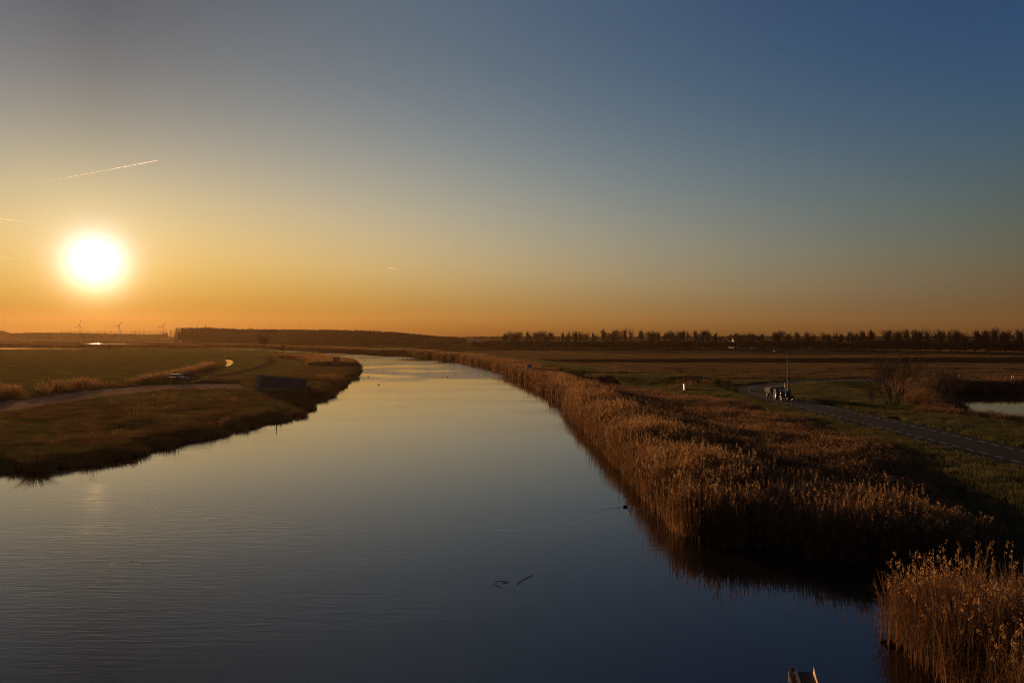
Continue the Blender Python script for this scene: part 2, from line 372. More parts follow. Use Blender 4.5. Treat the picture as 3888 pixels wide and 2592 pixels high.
# ------------------------------------------------------------------ road, tracks, path
def ribbon(name, line, width, m, dz, step=1.5, off=0, cross=6, zabs=None, rough=0):
    pts = []
    for (x0, y0), (x1, y1) in zip(line, line[1:]):
        n = max(1, int(math.hypot(x1 - x0, y1 - y0) / step)); pts += [(x0 + (x1 - x0) * i / n, y0 + (y1 - y0) * i / n) for i in range(n)]
    pts.append(line[-1]); P = np.array(pts)
    for _ in range(6): P[1:-1] = (P[:-2] + 2 * P[1:-1] + P[2:]) / 4
    T = np.gradient(P, axis=0); T /= np.linalg.norm(T, axis=1)[:, None]; Nn = np.stack([T[:, 1], -T[:, 0]], 1)
    wv = width(P) if callable(width) else np.full(len(P), width)
    v = []
    for j in range(cross + 1):
        u = j / cross - .5; e = rough * wob(P[:, 0] * 3, P[:, 1] * 3, 2.3, j) if j in (0, cross) else 0
        Q = P + Nn * (off + u * wv + e)[:, None]; z = hfun(Q) + dz if zabs is None else np.full(len(Q), zabs)
        v.append(np.column_stack([Q, z]))
    V = np.stack(v, 1).reshape(-1, 3); n = len(P); c = cross + 1
    f = [(i * c + j, i * c + j + 1, (i + 1) * c + j + 1, (i + 1) * c + j) for i in range(n - 1) for j in range(cross)]
    me = D.meshes.new(name); me.from_pydata(V.tolist(), [], f); me.materials.append(m); me.update()
    if me.polygons[0].normal.z < 0: me.flip_normals()
    return tag(link(name, me), kind='structure'), P, Nn
ROADZ = .84
road, RP, RN = ribbon("road", ROADC, 6.0, M_asphalt, 0, step=1, cross=4, zabs=ROADZ)
def road_marks():
    s = np.concatenate([[0], np.cumsum(np.linalg.norm(np.diff(RP, axis=0), axis=1))]); mb = MB()
    for off in (-1.45, 1.9):
        t = 40.0 if off < 0 else 40.7
        while t < 230:
            seg = []
            for q in (0, .5, 1.0):
                p = np.array([np.interp(t + q, s, RP[:, k]) for k in (0, 1)]); nn = np.array([np.interp(t + q, s, RN[:, k]) for k in (0, 1)]); seg += [p + nn * (off - .05), p + nn * (off + .05)]
            mb.add([(a[0], a[1], ROADZ + .006) for a in seg], [(0, 1, 3, 2), (2, 3, 5, 4)]); t += 1.85
    tag(obj("lane_marking", mb, M_paint), kind='structure')
road_marks()
M_track = mat("gravel_track", (.42, .25, .14), 1, 0, 0, var=.45, vscale=1.1, bump=1.0, bscale=6, bdist=.12)
M_path = mat("shell_path", (.10, .072, .048), 1, 0, 0, var=.2, vscale=1, bump=.6, bscale=10, bdist=.05)
def track_w(P): return np.interp(P[:, 1], [60, 110, 140], [8.5, 9.0, 13.5])
ribbon("gravel_track", [(-60.5, 60), (-61.0, 90), (-61.0, 118), (-60, 130), (-57, 136.5), (-52, 138.5), (-46, 137), (-42.5, 135.5)], track_w, M_track, .05, cross=8, rough=.5)
ribbon("path", [(-52, 146), (-57, 160), (-60.5, 172), (-63, 198), (-69, 233), (-77, 268), (-89, 304), (-110, 352), (-135, 394), (-175, 440)], 1.9, M_path, .05, cross=3, rough=.2)

# ------------------------------------------------------------------ plant prototypes (numpy)
class NB:
    """fast builder for blades: quads strips"""
    def __init__(s): s.v = []; s.f = []; s.m = []; s.n = 0
    def strip(s, pts, wid, side, mi=0):
        for p, w in zip(pts, wid): s.v += [p - side * w, p + side * w]
        for i in range(len(pts) - 1): a = s.n + 2 * i; s.f.append((a, a + 1, a + 3, a + 2)); s.m.append(mi)
        s.n += 2 * len(pts)
    def mesh(s, name, mats):
        me = D.meshes.new(name); me.from_pydata([tuple(p) for p in s.v], [], s.f)
        for m in mats: me.materials.append(m)
        me.polygons.foreach_set("material_index", s.m); me.update(); return me
def V3(*a): return np.array(a, float)
def reed_clump(seed, n, rad, hgt, fine=1.0, plumes=.45, wind=(.25, -.1), ps=1.0, hv=(.5, 1.12)):
    g = np.random.default_rng(seed); nb = NB()
    for _ in range(n):
        a = g.uniform(0, 6.28); r = rad * math.sqrt(g.uniform()); b = V3(r * math.cos(a), r * math.sin(a), -.1)
        h = hgt * g.uniform(*hv); lean = V3(*(g.normal(0, .09, 2) + np.array(wind) * .3), 0) * h
        top = b + V3(0, 0, h) + lean; mid = b + V3(0, 0, h * .5) + lean * .3
        w = .008 * fine; t = g.uniform(0, 3.14); side = V3(math.cos(t), math.sin(t), 0)
        nb.strip([b, mid, top], [w, w, w * .6], side)
        for _ in range(g.integers(2, 4)):
            k = g.uniform(.25, .85); p = b + (top - b) * k; t = g.uniform(0, 6.28); dr = V3(math.cos(t), math.sin(t), 0); L_ = g.uniform(.25, .5)
            sd = V3(-dr[1], dr[0], 0); nb.strip([p, p + dr * L_ * .5 + V3(0, 0, L_ * .45), p + dr * L_ + V3(0, 0, L_ * .25)], [.012 * fine, .012 * fine, .002], sd)
        if g.uniform() < plumes:
            dn = V3(*(np.array(wind) + g.normal(0, .2, 2)), 0); L_ = g.uniform(.22, .38) * ps
            for _ in range(9):
                k = g.uniform(-.3, 1); p = top + V3(0, 0, 1) * L_ * k * .6 + dn * L_ * k * .5
                o = V3(*g.normal(0, 1, 3)); o /= np.linalg.norm(o); o[2] = abs(o[2]) * .5; tt = g.uniform(0, 3.14)
                wd = .0105 * ps * (fine ** .7) * (1.3 - max(k, 0)); nb.strip([p, p + o * .028 * ps * (1.2 - k * .6) + dn * .05, p + o * .04 + dn * .14 - V3(0, 0, .05)], [wd, wd, .003], V3(math.cos(tt), math.sin(tt), 0), 1)
    return nb.mesh("reed_clump", [M_reed, M_plume])
def grass_clump(seed, n, rad, hgt, m, w=.012, lean=.35):
    g = np.random.default_rng(seed); nb = NB()
    for _ in range(n):
        a = g.uniform(0, 6.28); r = rad * math.sqrt(g.uniform()); b = V3(r * math.cos(a), r * math.sin(a), -.05); h = hgt * g.uniform(.45, 1.1)
        d = V3(math.cos(a), math.sin(a), 0) * lean * h * g.uniform(.1, 1.2); t = g.uniform(0, 3.14); s = V3(math.cos(t), math.sin(t), 0)
        nb.strip([b, b + V3(0, 0, h * .6) + d * .35, b + V3(0, 0, h) + d], [w, w * .8, w * .15], s)
    return nb.mesh("grass_clump", [m])
def proto(name, me): return D.objects.new(name, me)        # never linked: only instanced by the ground cover below
def scatter(name, P, protos, scale, label, cat, z=None, zs=None):
    P = np.asarray(P, float); n = len(P); z = hfun(P) if z is None else z
    me = D.meshes.new(name); me.vertices.add(n); me.vertices.foreach_set("co", np.column_stack([P, z]).astype(np.float32).ravel())
    for an, arr in (("rz", RNG.uniform(0, 6.28, n)), ("sc", scale), ("sz", zs if zs is not None else scale)):
        me.attributes.new(an, 'FLOAT', 'POINT').data.foreach_set("value", np.asarray(arr, np.float32))
    me.attributes.new("pid", 'INT', 'POINT').data.foreach_set("value", RNG.integers(0, len(protos), n).astype(np.int32))
    o = link(name, me); ng = D.node_groups.new(name + "_scatter", 'GeometryNodeTree')
    ng.interface.new_socket("Geometry", in_out='INPUT', socket_type='NodeSocketGeometry'); ng.interface.new_socket("Geometry", in_out='OUTPUT', socket_type='NodeSocketGeometry')
    N = ng.nodes; L = ng.links; gi = N.new("NodeGroupInput"); go = N.new("NodeGroupOutput"); iop = N.new("GeometryNodeInstanceOnPoints"); jn = N.new("GeometryNodeJoinGeometry")
    for p in protos:
        oi = N.new("GeometryNodeObjectInfo"); oi.inputs['Object'].default_value = p; oi.inputs['As Instance'].default_value = True; L.new(oi.outputs['Geometry'], jn.inputs[0])
    L.new(gi.outputs[0], iop.inputs['Points']); L.new(jn.outputs[0], iop.inputs['Instance']); iop.inputs['Pick Instance'].default_value = True
    def attr(nm, t='FLOAT'):
        a = N.new("GeometryNodeInputNamedAttribute"); a.data_type = t; a.inputs['Name'].default_value = nm; return a.outputs['Attribute']
    L.new(attr("pid", 'INT'), iop.inputs['Instance Index'])
    cr = N.new("ShaderNodeCombineXYZ"); L.new(attr("rz"), cr.inputs[2]); L.new(cr.outputs[0], iop.inputs['Rotation'])
    cs = N.new("ShaderNodeCombineXYZ"); s_ = attr("sc"); L.new(s_, cs.inputs[0]); L.new(s_, cs.inputs[1]); L.new(attr("sz"), cs.inputs[2]); L.new(cs.outputs[0], iop.inputs['Scale'])
    L.new(iop.outputs[0], go.inputs[0])
    md = o.modifiers.new("scatter", 'NODES'); md.node_group = ng
    return tag(o, label, cat, kind='stuff')
def rand_in(x0, x1, y0, y1, n): return np.column_stack([RNG.uniform(x0, x1, n), RNG.uniform(y0, y1, n)])

# ------------------------------------------------------------------ reeds
RN_ = [proto("reed_near", reed_clump(i, 26, .55, 2.5, .9, .06)) for i in range(4)]
RP1 = [proto('reed_plume_near', reed_clump(50 + i, 7, .55, 2.55, 1.1, 1.0, ps=1.25, hv=(.78, 1.08))) for i in range(4)]
RP2 = [proto('reed_plume_mid', reed_clump(60 + i, 9, .9, 2.35, 1.5, 1.0, ps=1.35, hv=(.8, 1.08))) for i in range(4)]
RM_ = [proto("reed_mid", reed_clump(10 + i, 42, .9, 2.2, 1.7, .08)) for i in range(6)]
RF_ = [proto("reed_far", reed_clump(20 + i, 60, 1.6, 2.3, 4.5, .6)) for i in range(3)]
G2_ = [proto('slope_tuft', grass_clump(90 + i, 46, .5, .5, M_dry, .014)) for i in range(3)]
# near clump below the bridge
P = rand_in(11, 27, 14, 27.2, 4600); dr = sdist(P, RIVER) + .35 * wob(P[:, 0], P[:, 1], 1.1)
keep = (dr > -.12) & (P[:, 1] < 26.6 + .25 * wob(P[:, 0], P[:, 1], .8, 1)) & (RNG.uniform(size=len(P)) < np.where(P[:, 1] > 25.2, .35, .8) * np.where((P[:, 0] > 14.6) & (P[:, 0] < 16.0) & (P[:, 1] > 23.5), .2, 1))
P = P[keep][:2300]
scatter("reeds", P, RN_, RNG.uniform(.8, 1.1, len(P)), "rust-lit reeds with feathery plumes in the bottom right corner", "reeds", zs=RNG.uniform(.55, .82, len(P)) * (1 - .15 * ss(P[:, 1], 24.5, 26.5)))
Q = P[RNG.uniform(size=len(P)) < .30]
scatter("reed_plumes", Q, RP1, RNG.uniform(.8, 1.1, len(Q)), "tall golden reed plumes standing out of the bottom right reeds", "reeds", zs=RNG.uniform(.72, 1.02, len(Q)))
# main reed bed right of the river
P = rand_in(7, 29, 33, 178, 42000); x, y = P[:, 0], P[:, 1]; dr = sdist(P, RIVER)
edge = 27.5 - 3 * ss(y, 34, 60) * 0 + 1.2 * wob(x, y, 4, 1)
edge = np.where(y < 60, 18.9 + (y - 33) * .31 + 1.0 * wob(x, y, 4, 1), edge); edge = np.where(y > 105, 27.5 - (y - 105) * .30, edge)
dens = np.where(dr < 4.5, 1, .55 + .45 * (wob(x, y, 7, 2) > -.2)) * (1 - .75 * ss(y, 60, 160) * (dr > 5))
keep = (dr > -.45) & (x < edge) & (RNG.uniform(size=len(P)) < dens * np.where(y < 70, np.where(y < 42, .5, .72), .5))
P = P[keep]; x, y = P[:, 0], P[:, 1]; dr = sdist(P, RIVER)
hs = np.where(dr < 4.0, .98, .72 - .2 * ss(dr, 5, 11)) * RNG.uniform(.85, 1.1, len(P)) * (1 + .14 * wob(x, y, 3, 4) + .16 * wob(x, y, .9, 2))
hs = hs * (1 - .45 * ss(x, edge[keep] - 4, edge[keep]))
scatter("reed_bed", P, RM_, RNG.uniform(.9, 1.2, len(P)), "wide brown reed bed between the river and the road", "reeds", zs=hs * .92)
k_ = RNG.uniform(size=len(P)) < np.where(dr < 5, .22, .09) * (1 + .6 * wob(x, y, 5, 1))
scatter("bed_plumes", P[k_], RP2, RNG.uniform(.9, 1.2, k_.sum()), "golden feathery plumes rising above the wide reed bed", "reeds", zs=hs[k_] * 1.02)
P = rand_in(13.5, 25, 26.2, 34.5, 1500); P = P[(sdist(P, RIVER) > .1) & (P[:, 1] > 26.4) & (RNG.uniform(size=len(P)) < .6)]
scatter("slope_grass", P, G2_, RNG.uniform(.9, 1.5, len(P)), "dim brown grass on the bank between the two reed masses", "grass", zs=RNG.uniform(.9, 1.7, len(P)))
# strip along the outer bank round the bend
OUT = RIVER[20:33]
def along(line, n, w0, w1, side=1):
    L_ = np.array(line, float); s = np.concatenate([[0], np.cumsum(np.linalg.norm(np.diff(L_, axis=0), axis=1))]); t = RNG.uniform(0, s[-1], n)
    P = np.column_stack([np.interp(t, s, L_[:, 0]), np.interp(t, s, L_[:, 1])]); i = np.clip(np.searchsorted(s, t) - 1, 0, len(L_) - 2); d = (L_[i + 1] - L_[i]); d /= np.linalg.norm(d, axis=1)[:, None]
    return P + np.stack([d[:, 1], -d[:, 0]], 1) * (RNG.uniform(min(w0, w1), max(w0, w1), n) * side)[:, None]
P = along(OUT, 14000, .4, 8); P = P[(sdist(P, RIVER) > .3)]
dd_ = sdist(P, RIVER); hs = (1.12 - .06 * dd_) * RNG.uniform(.85, 1.08, len(P)) * (1 + .16 * wob(P[:, 0], P[:, 1], 9, 2)) * np.where(P[:, 1] > 240, .85, .82)
scatter("reed_strip", P, RM_ + RF_, RNG.uniform(.8, 1.3, len(P)), "long strip of tan reeds along the outer bank of the bend", "reeds", zs=hs)
# inner bank far reeds and pale lines
P = along([(-460, 870), (-335, 672), (-200, 530), (-150, 474), (-112, 416)], 2200, -.4, -9); P = np.vstack([P, along([(-40, 222), (-48, 250), (-58, 278), (-74, 312)], 1500, -1, -13)])
P = P[sdist(P, RIVER) > .3]
scatter("far_bank_reeds", P, RF_, RNG.uniform(.7, 1.1, len(P)), "reeds on the inner bank behind the twin signs and further left", "reeds", zs=RNG.uniform(.45, .75, len(P)))
P = np.vstack([along([(-520, 880), (-420, 800), (-330, 745), (-250, 690), (-205, 640)], 1500, -3, 3), along([(-400, 640), (-300, 585), (-220, 540), (-175, 515)], 900, -2, 2)])
scatter("pale_reeds", P, RF_, RNG.uniform(.8, 1.2, len(P)), "pale glowing reed lines on the meadow in front of the wood", "reeds", zs=RNG.uniform(.6, .95, len(P)))
# ditch reeds on the left, behind the track
LINE = [(-68.5, 100), (-67.6, 127), (-66.5, 140), (-66.5, 155), (-70, 178), (-77, 208), (-83, 228)]
P = along(LINE, 560, -1.5, 1.5); k = wob(P[:, 0] * 0, P[:, 1], 5, 1.3); P = P[(k > -.35) | (P[:, 1] > 150)]
P = P[(P[:, 1] < 128) | (P[:, 1] > 150) | (RNG.uniform(size=len(P)) < .55)]
scatter("ditch_reeds", P, [proto("reed_glow", reed_clump(40 + i, 13, .8, 1.8, 2.6, 1.0, ps=2.0)) for i in range(3)], RNG.uniform(.7, 1.1, len(P)), "sunlit pale reeds in the ditch behind the gravel track", "reeds", zs=RNG.uniform(.6, 1.05, len(P)) * np.where(P[:, 1] > 135, .75, 1))
# pond reeds
P = rand_in(42, 130, 68, 142, 12000); dp = sdist(P, POND); keep = (dp > -.8) & (dp < np.where((P[:, 1] > 112) | (P[:, 0] > 70), 7, np.where(P[:, 0] < 60, 4.5, 2.5)) + 1.5 * wob(P[:, 0], P[:, 1], 4, 1)); P = P[keep]
scatter("pond_reeds", P, RM_, RNG.uniform(.9, 1.2, len(P)), "dark reddish reeds around the pond on the right", "reeds", zs=RNG.uniform(.4, .68, len(P)) * np.where(P[:, 1] < 98, .62, 1))
P = rand_in(-58, -27, 58, 118, 420); P = P[(sdist(P, RIVER) > 1) & (P[:, 0] > -54) & (wob(P[:, 0], P[:, 1], 6, 9) > 0)]
scatter("rough_weeds", P, RM_[:2], np.full(len(P), .45), "low rough brown weeds dotted over the left bank", "weeds", zs=RNG.uniform(.15, .34, len(P)))
# odd reed clumps on the left bank and field edges
spots = [(545, 1590, 7), (600, 1538, 3), (640, 1530, 3), (715, 1535, 3), (1240, 1448, 25), (1275, 1450, 20), (2640, 1448, 40), (2330, 1408, 16), (2300, 1445, 30), (312, 1668, 1), (430, 1708, 1), (480, 1700, 1)]
P = []
for px, py, n in spots:
    c = gp(px, py); s = 1.1 if n < 30 else 3.0; P += [(c[0] + RNG.normal(0, s), c[1] + RNG.normal(0, s)) for _ in range(n)]
P = np.array(P); P = P[sdist(P, RIVER) > .3]
scatter("stray_reeds", P, RP2, np.full(len(P), .5), "scattered lit reed tufts on the left bank and field edges", "reeds", zs=RNG.uniform(.4, .65, len(P)))

# ------------------------------------------------------------------ grass
G1 = [proto("tuft", grass_clump(i, 46, .45, .38, M_grass)) for i in range(3)]
G2 = [proto("dry_tuft", grass_clump(8 + i, 46, .5, .5, M_dry, .014)) for i in range(3)]
G3 = [proto("sward", grass_clump(14 + i, 420, 2.2, .17, M_grass, .028, .5)) for i in range(3)]
P = rand_in(-58, -24, 52, 135, 26000); dr = sdist(P, RIVER); tk = ldist(P, [(-61, 60), (-61, 118), (-60, 130), (-57, 136.5), (-43, 136)]) - 1.6 * ss(P[:, 1], 120, 128)
n_ = wob(P[:, 0], P[:, 1], 5, 2); keep = (dr > .2) & (tk > 5.2) & ((n_ > -.25) | (RNG.uniform(size=len(P)) < .25)); P = P[keep]; P = P[(np.hypot(P[:, 0] + 36.5, P[:, 1] - 122.5) > 2.6) & ~((P[:, 1] > 116) & (P[:, 0] < -40) & (RNG.uniform(size=len(P)) < .7))]
a_ = wob(P[:, 0], P[:, 1], 7, 5) > .1
scatter("bank_grass", P[a_], G1, RNG.uniform(.5, 1.1, a_.sum()), "dark green grass tufts on the left bank", "grass")
b_ = P[~a_]; scatter("dry_bank_grass", b_, G2, RNG.uniform(.35, .9, len(b_)), "brown withered weeds on the left bank below the track", "grass")
P = rand_in(-60, -24, 120, 215, 9000); dr = sdist(P, RIVER); keep = (dr > .2) & (P[:, 0] > np.interp(P[:, 1], [120, 150, 215], [-36, -50, -52])); P = P[keep]; P = P[(P[:, 1] > 128) | (P[:, 0] > -31)]
scatter("spit_weeds", P, G2, RNG.uniform(.8, 1.7, len(P)), "tall brown weeds covering the spit of the inner bank", "weeds")
P = along(RIVER[44:53], 2400, -2.2, .2); P = P[(hfun(P) > .0) & (wob(P[:, 0], P[:, 1], 1.7, 2) > -.2)]
scatter("water_edge_weeds", P, G2, RNG.uniform(.7, 1.5, len(P)), "ragged dark weeds overhanging the left water edge", "weeds")
P = along(LINE, 1800, -3, 3.5); scatter("ditch_grass", P, G2, RNG.uniform(.6, 1.2, len(P)), "dark brown weeds beside the ditch behind the track", "weeds")
P = rand_in(-56, -36, 147, 159, 900); scatter("pad_weeds", P, G2, RNG.uniform(1, 1.8, len(P)), "brown weeds along the far edge of the gravel pad", "weeds")
P = np.vstack([rand_in(20, 31.5, 36, 160, 9000), rand_in(38.2, 52, 50, 150, 9000)]); rd = ldist(P, ROADC); P = P[(rd > 3.3) & (sdist(P, POND) > 2)]
scatter("verge_grass", P, G1, RNG.uniform(.6, 1.3, len(P)), "green grass verge on both sides of the road", "grass")
P = np.vstack([rand_in(-210, -66, 105, 330, 9000), rand_in(-110, -42, 150, 330, 3000), along(DIKE, 2600, -11, 11)])
P = P[(sdist(P, RIVER) > 3) & (sdist(P, DITCH) > 2.2) & (ldist(P, ROADC) > 4.5) & (ldist(P, LINE) > 2) & (ldist(P, [(-52, 146), (-57, 160), (-60.5, 172), (-63, 198), (-69, 233), (-77, 268), (-89, 304), (-110, 352)]) > 3.2)]
P = P[(P[:, 0] < -69) | (P[:, 1] > 165)]
P2 = np.vstack([rand_in(-420, -66, 330, 620, 9000), rand_in(-66, -40, 330, 400, 0)]); P2 = P2[(sdist(P2, RIVER) > 6) & (sdist(P2, [at(-60, 1316)[:2], at(430, 1316)[:2], at(450, 1328)[:2], at(-60, 1329)[:2]]) > 3)]; P = np.vstack([P, P2])
scatter("meadow_grass", P, G3, np.where(P[:, 1] > 330, 2.2, 1) * RNG.uniform(.8, 1.3, len(P)), "short green meadow grass on both sides of the river", "grass")
G4 = [proto("stubble_patch", grass_clump(24 + i, 300, 2.4, .22, M_stub, .05, .4)) for i in range(3)]
P = rand_in(0, 340, 160, 470, 26000); x, y = P[:, 0], P[:, 1]; l3, l2, l1 = 204 + .09 * x, 261 - .05 * x, 286 + .17 * x
P = P[(x > np.interp(y, [150, 200, 300, 420, 470], [40, 24, 6, -46, -80])) & (x < y * .68) & (((y > l3) & (y < l2 - 10)) | ((y > l1 + 2) & (y < l1 + 160)) | ((y < l3 - 4) & (RNG.uniform(size=len(P)) < .3))) & (ldist(P, ROADC) > 5)]
scatter("stubble", P, G4, np.where(P[:, 1] > 280, 1.9, 1.2) * RNG.uniform(.8, 1.2, len(P)), "brown stubble on the strip fields beyond the road", "stubble", zs=RNG.uniform(.8, 1.3, len(P)))
tu = (-32.3, 56.2)
tag(link("grass_tussock", grass_clump(77, 500, .55, 1.15, M_dry, .014, 1.1)), "dark spiky grass tussock hanging over the left water edge", "tussock").location = (tu[0], tu[1], hz(tu[0], tu[1]) - .05)

# ------------------------------------------------------------------ bare trees
def tree_meshes(seed, H, kind, mb_, mt_):
    g = random.Random(seed); tr = MB(); nb = NB()
    def seg(p, d, L_, r, n=3, up=.15, wig=.12):
        pts = [p]
        for _ in range(n):
            d = (d + Vector((g.gauss(0, wig), g.gauss(0, wig), g.gauss(0, wig) + up * .5))).normalized(); pts.append(pts[-1] + d * L_ / n)
        return pts, d
    def twigs(p, d, L_, k):
        for _ in range(k):
            dd = (d + Vector((g.gauss(0, .5), g.gauss(0, .5), g.gauss(.15, .4)))).normalized(); l = L_ * g.uniform(.5, 1.1); t = g.uniform(0, 3.14); s = V3(math.cos(t), math.sin(t), 0)
            a = np.array(p); e = np.array(p + dd * l); m = (a + e) / 2 + np.array([g.gauss(0, .06), g.gauss(0, .06), 0]); nb.strip([a, m, e], [tw, tw * .8, tw * .25], s)
    tw = {'broad': .028, 'poplar': .075, 'bush': .008, 'willow': .007}[kind]
    def grow(p, d, L_, r, lev, maxlev, nch, up):
        pts, d2 = seg(p, d, L_, r, 3, up)
        if lev <= 1: tr.tube(pts, [r * (1 - .45 * i / 3) for i in range(4)], 6 if lev == 0 else 5)
        else:
            t = g.uniform(0, 3.14); s = V3(math.cos(t), math.sin(t), 0); nb.strip([np.array(q) for q in pts], [max(r * (1 - .5 * i / 3), tw) for i in range(4)], s)
        if lev >= maxlev: twigs(pts[-1], d2, L_ * .8, 5); twigs(pts[2], d2, L_ * .7, 3); return
        for k in range(nch):
            q = pts[g.choice((1, 2, 3, 3))] if lev else pts[g.choice((2, 3, 3))]; a = g.uniform(0, 6.28); sp_ = g.uniform(.35, .85) * (1 if kind != 'poplar' else .45)
            nd = (d2 + Vector((math.cos(a), math.sin(a), g.uniform(-.1, .3))) * sp_).normalized(); grow(q, nd, L_ * g.uniform(.6, .82), r * .55, lev + 1, maxlev, nch, up)
    if kind == 'broad': grow(Vector((0, 0, -.2)), Vector((0, 0, 1)), H * .38, H * .022, 0, 4, 4 if seed % 2 else 5, .12)
    elif kind == 'poplar':
        tr.tube([(0, 0, -.2), (g.gauss(0, .1), g.gauss(0, .1), H * .5), (g.gauss(0, .2), g.gauss(0, .2), H * .97)], [H * .013, H * .009, .02], 5)
        for k in range(46):
            z = H * (.16 + .8 * (k / 46)); a = g.uniform(0, 6.28); l = H * .15 * (1.1 - .65 * k / 46) * g.uniform(.7, 1.2); d = Vector((math.cos(a) * .55, math.sin(a) * .55, 1)).normalized()
            nb.strip([V3(0, 0, z), np.array(Vector((0, 0, z)) + d * l * .5), np.array(Vector((0, 0, z)) + d * l)], [.04, .03, .012], V3(math.sin(a), -math.cos(a), 0)); twigs(Vector((0, 0, z)) + d * l * .5, d, l * .9, 5); twigs(Vector((0, 0, z)) + d * l * .9, d, l * .5, 3)
    else:
        ns = 7 if kind == 'bush' else 8
        for k in range(ns):
            a = 6.28 * k / ns + g.uniform(-.4, .4); sp_ = g.uniform(.15, .6) if kind == 'bush' else g.uniform(.05, .55)
            grow(Vector((math.cos(a) * .15, math.sin(a) * .15, -.1)), Vector((math.cos(a) * sp_, math.sin(a) * sp_, 1)).normalized(), H * .42, H * .012, 0 if kind == 'willow' else 1, 3, 4, .2)
        if kind == 'bush': tr.tube([(0, 0, -.2), (.02, 0, .25)], [.08, .05], 6)
    return tr.mesh("trunk", mb_), nb.mesh("crown", [mt_])
def tree_thing(name, loc, rz, sc, meshes, label, cat, group=None):
    t = thing(name, loc, rz, label, cat, group); t.scale = sc if isinstance(sc, tuple) else (sc,) * 3
    link("trunk", meshes[0], t); link("crown", meshes[1], t); return t
BROAD = [tree_meshes(100 + i, 10, 'broad', M_bark, M_twig) for i in range(6)]
POP = [tree_meshes(130 + i, 16, 'poplar', M_bark, M_twig) for i in range(4)]
# height of each broad prototype, to scale tops to the photograph
BH = [float(np.percentile([v.co.z for v in m[1].vertices], 98.5)) for m in BROAD]; BW = [np.percentile([math.hypot(v.co.x, v.co.y) for v in m[1].vertices], 90) for m in BROAD]
row = [(1850, x, y) for x, y in ((240, 225), (300, 195), (352, 212), (430, 200), (530, 200), (577, 210), (640, 208), (708, 195), (762, 200), (825, 205), (930, 210), (1000, 205), (1045, 245), (1130, 195), (1185, 205), (1250, 215), (1350, 215), (1400, 230), (1470, 175), (1545, 215), (1600, 185), (1680, 180), (1760, 165), (1845, 165), (1945, 185), (2035, 205), (2130, 205), (2180, 195), (2235, 220), (2310, 190))]
row += [(2500, x, y) for x, y in ((60, 215), (140, 190), (220, 200), (270, 200), (330, 190), (425, 190), (490, 185), (550, 185), (610, 190), (670, 195), (720, 220), (830, 255), (930, 235), (1010, 220), (1065, 225), (1130, 220), (1215, 215), (1300, 220), (1350, 235), (1430, 205), (1510, 195), (1570, 200), (1625, 225), (1690, 235), (1790, 205), (1870, 200), (1960, 220), (2080, 215), (2160, 235), (2240, 215), (2320, 230))]
row += [(3188, x, y) for x, y in ((60, 230), (140, 205), (220, 210), (290, 190), (360, 205), (420, 180), (500, 200), (560, 190), (610, 175), (700, 190), (770, 190), (860, 175), (940, 185), (1000, 185), (1050, 175), (1120, 200), (1180, 180), (1240, 195), (1330, 190), (1420, 175), (1500, 210), (1580, 205), (1650, 215), (1740, 185), (1800, 205), (1860, 190), (1900, 180), (1970, 160), (2040, 180), (2110, 205), (2200, 185), (2270, 195), (2330, 165))]
for i, (ox, zx, zy) in enumerate(row):
    px = ox + zx / 3.36; top = 1200 + zy / 3.36; base = np.interp(px, [1830, 2500, 3200, 3888], [1326, 1328, 1332, 1346]); p = at(px, base); k = (i * 5 + 2) % 6
    p = (p[0] + random.uniform(-1.5, 1.5), p[1] + random.uniform(-4, 4)); z0 = hz(*p); Ht = CAMZ - (top - HY) / F_ * p[1] - z0; s = Ht / BH[k]
    wd = (2.15 + .8 * math.sin(i * 7.3)) / (BW[k] * s) * {0: 1.0, 1: .82, 2: 1.15}[i % 3]; shape = {0: 'round-crowned', 1: 'slim', 2: 'broad'}[i % 3]
    n = i + 1; side = "left" if n <= 47 else "right"; n = n if n <= 47 else len(row) - i; suf = 'th' if 10 < n % 100 < 14 else {1: 'st', 2: 'nd', 3: 'rd'}.get(n % 10, 'th')
    tree_thing("bare_tree", (p[0], p[1], z0), i * 1.7, (s * wd, s * wd, s), BROAD[k], "%s bare tree, %d%s from the %s end of the row behind the ploughed fields" % (shape, n, suf, side), "tree", "bare trees in the row behind the ploughed fields")
def fit_height(me, h):
    k = h / max(v.co.z for v in me.vertices); me.transform(Matrix.Scale(k, 4)); return me
UW = [proto("thicket", fit_height(tree_meshes(160 + i, 6.5, 'poplar' if i % 2 else 'broad', M_bark, M_twig)[1], 5.6)) for i in range(4)]
def region_line(pts, n, depth):
    P = along(pts, n, 0, -depth); return P
treeline = [at(1780, 1324)[:2], at(1830, 1326)[:2], at(2500, 1328)[:2], at(3200, 1332)[:2], at(3888, 1346)[:2], (330, 300)]
P = region_line(treeline, 1700, 34)
scatter("thicket", P, UW, RNG.uniform(.9, 1.4, len(P)), "dark thicket under the bare trees behind the ploughed fields", "thicket", zs=RNG.uniform(.6, 1.02, len(P)) * np.interp(P[:, 0], [-20, 90, 220], [.95, 1.0, 1.2]))
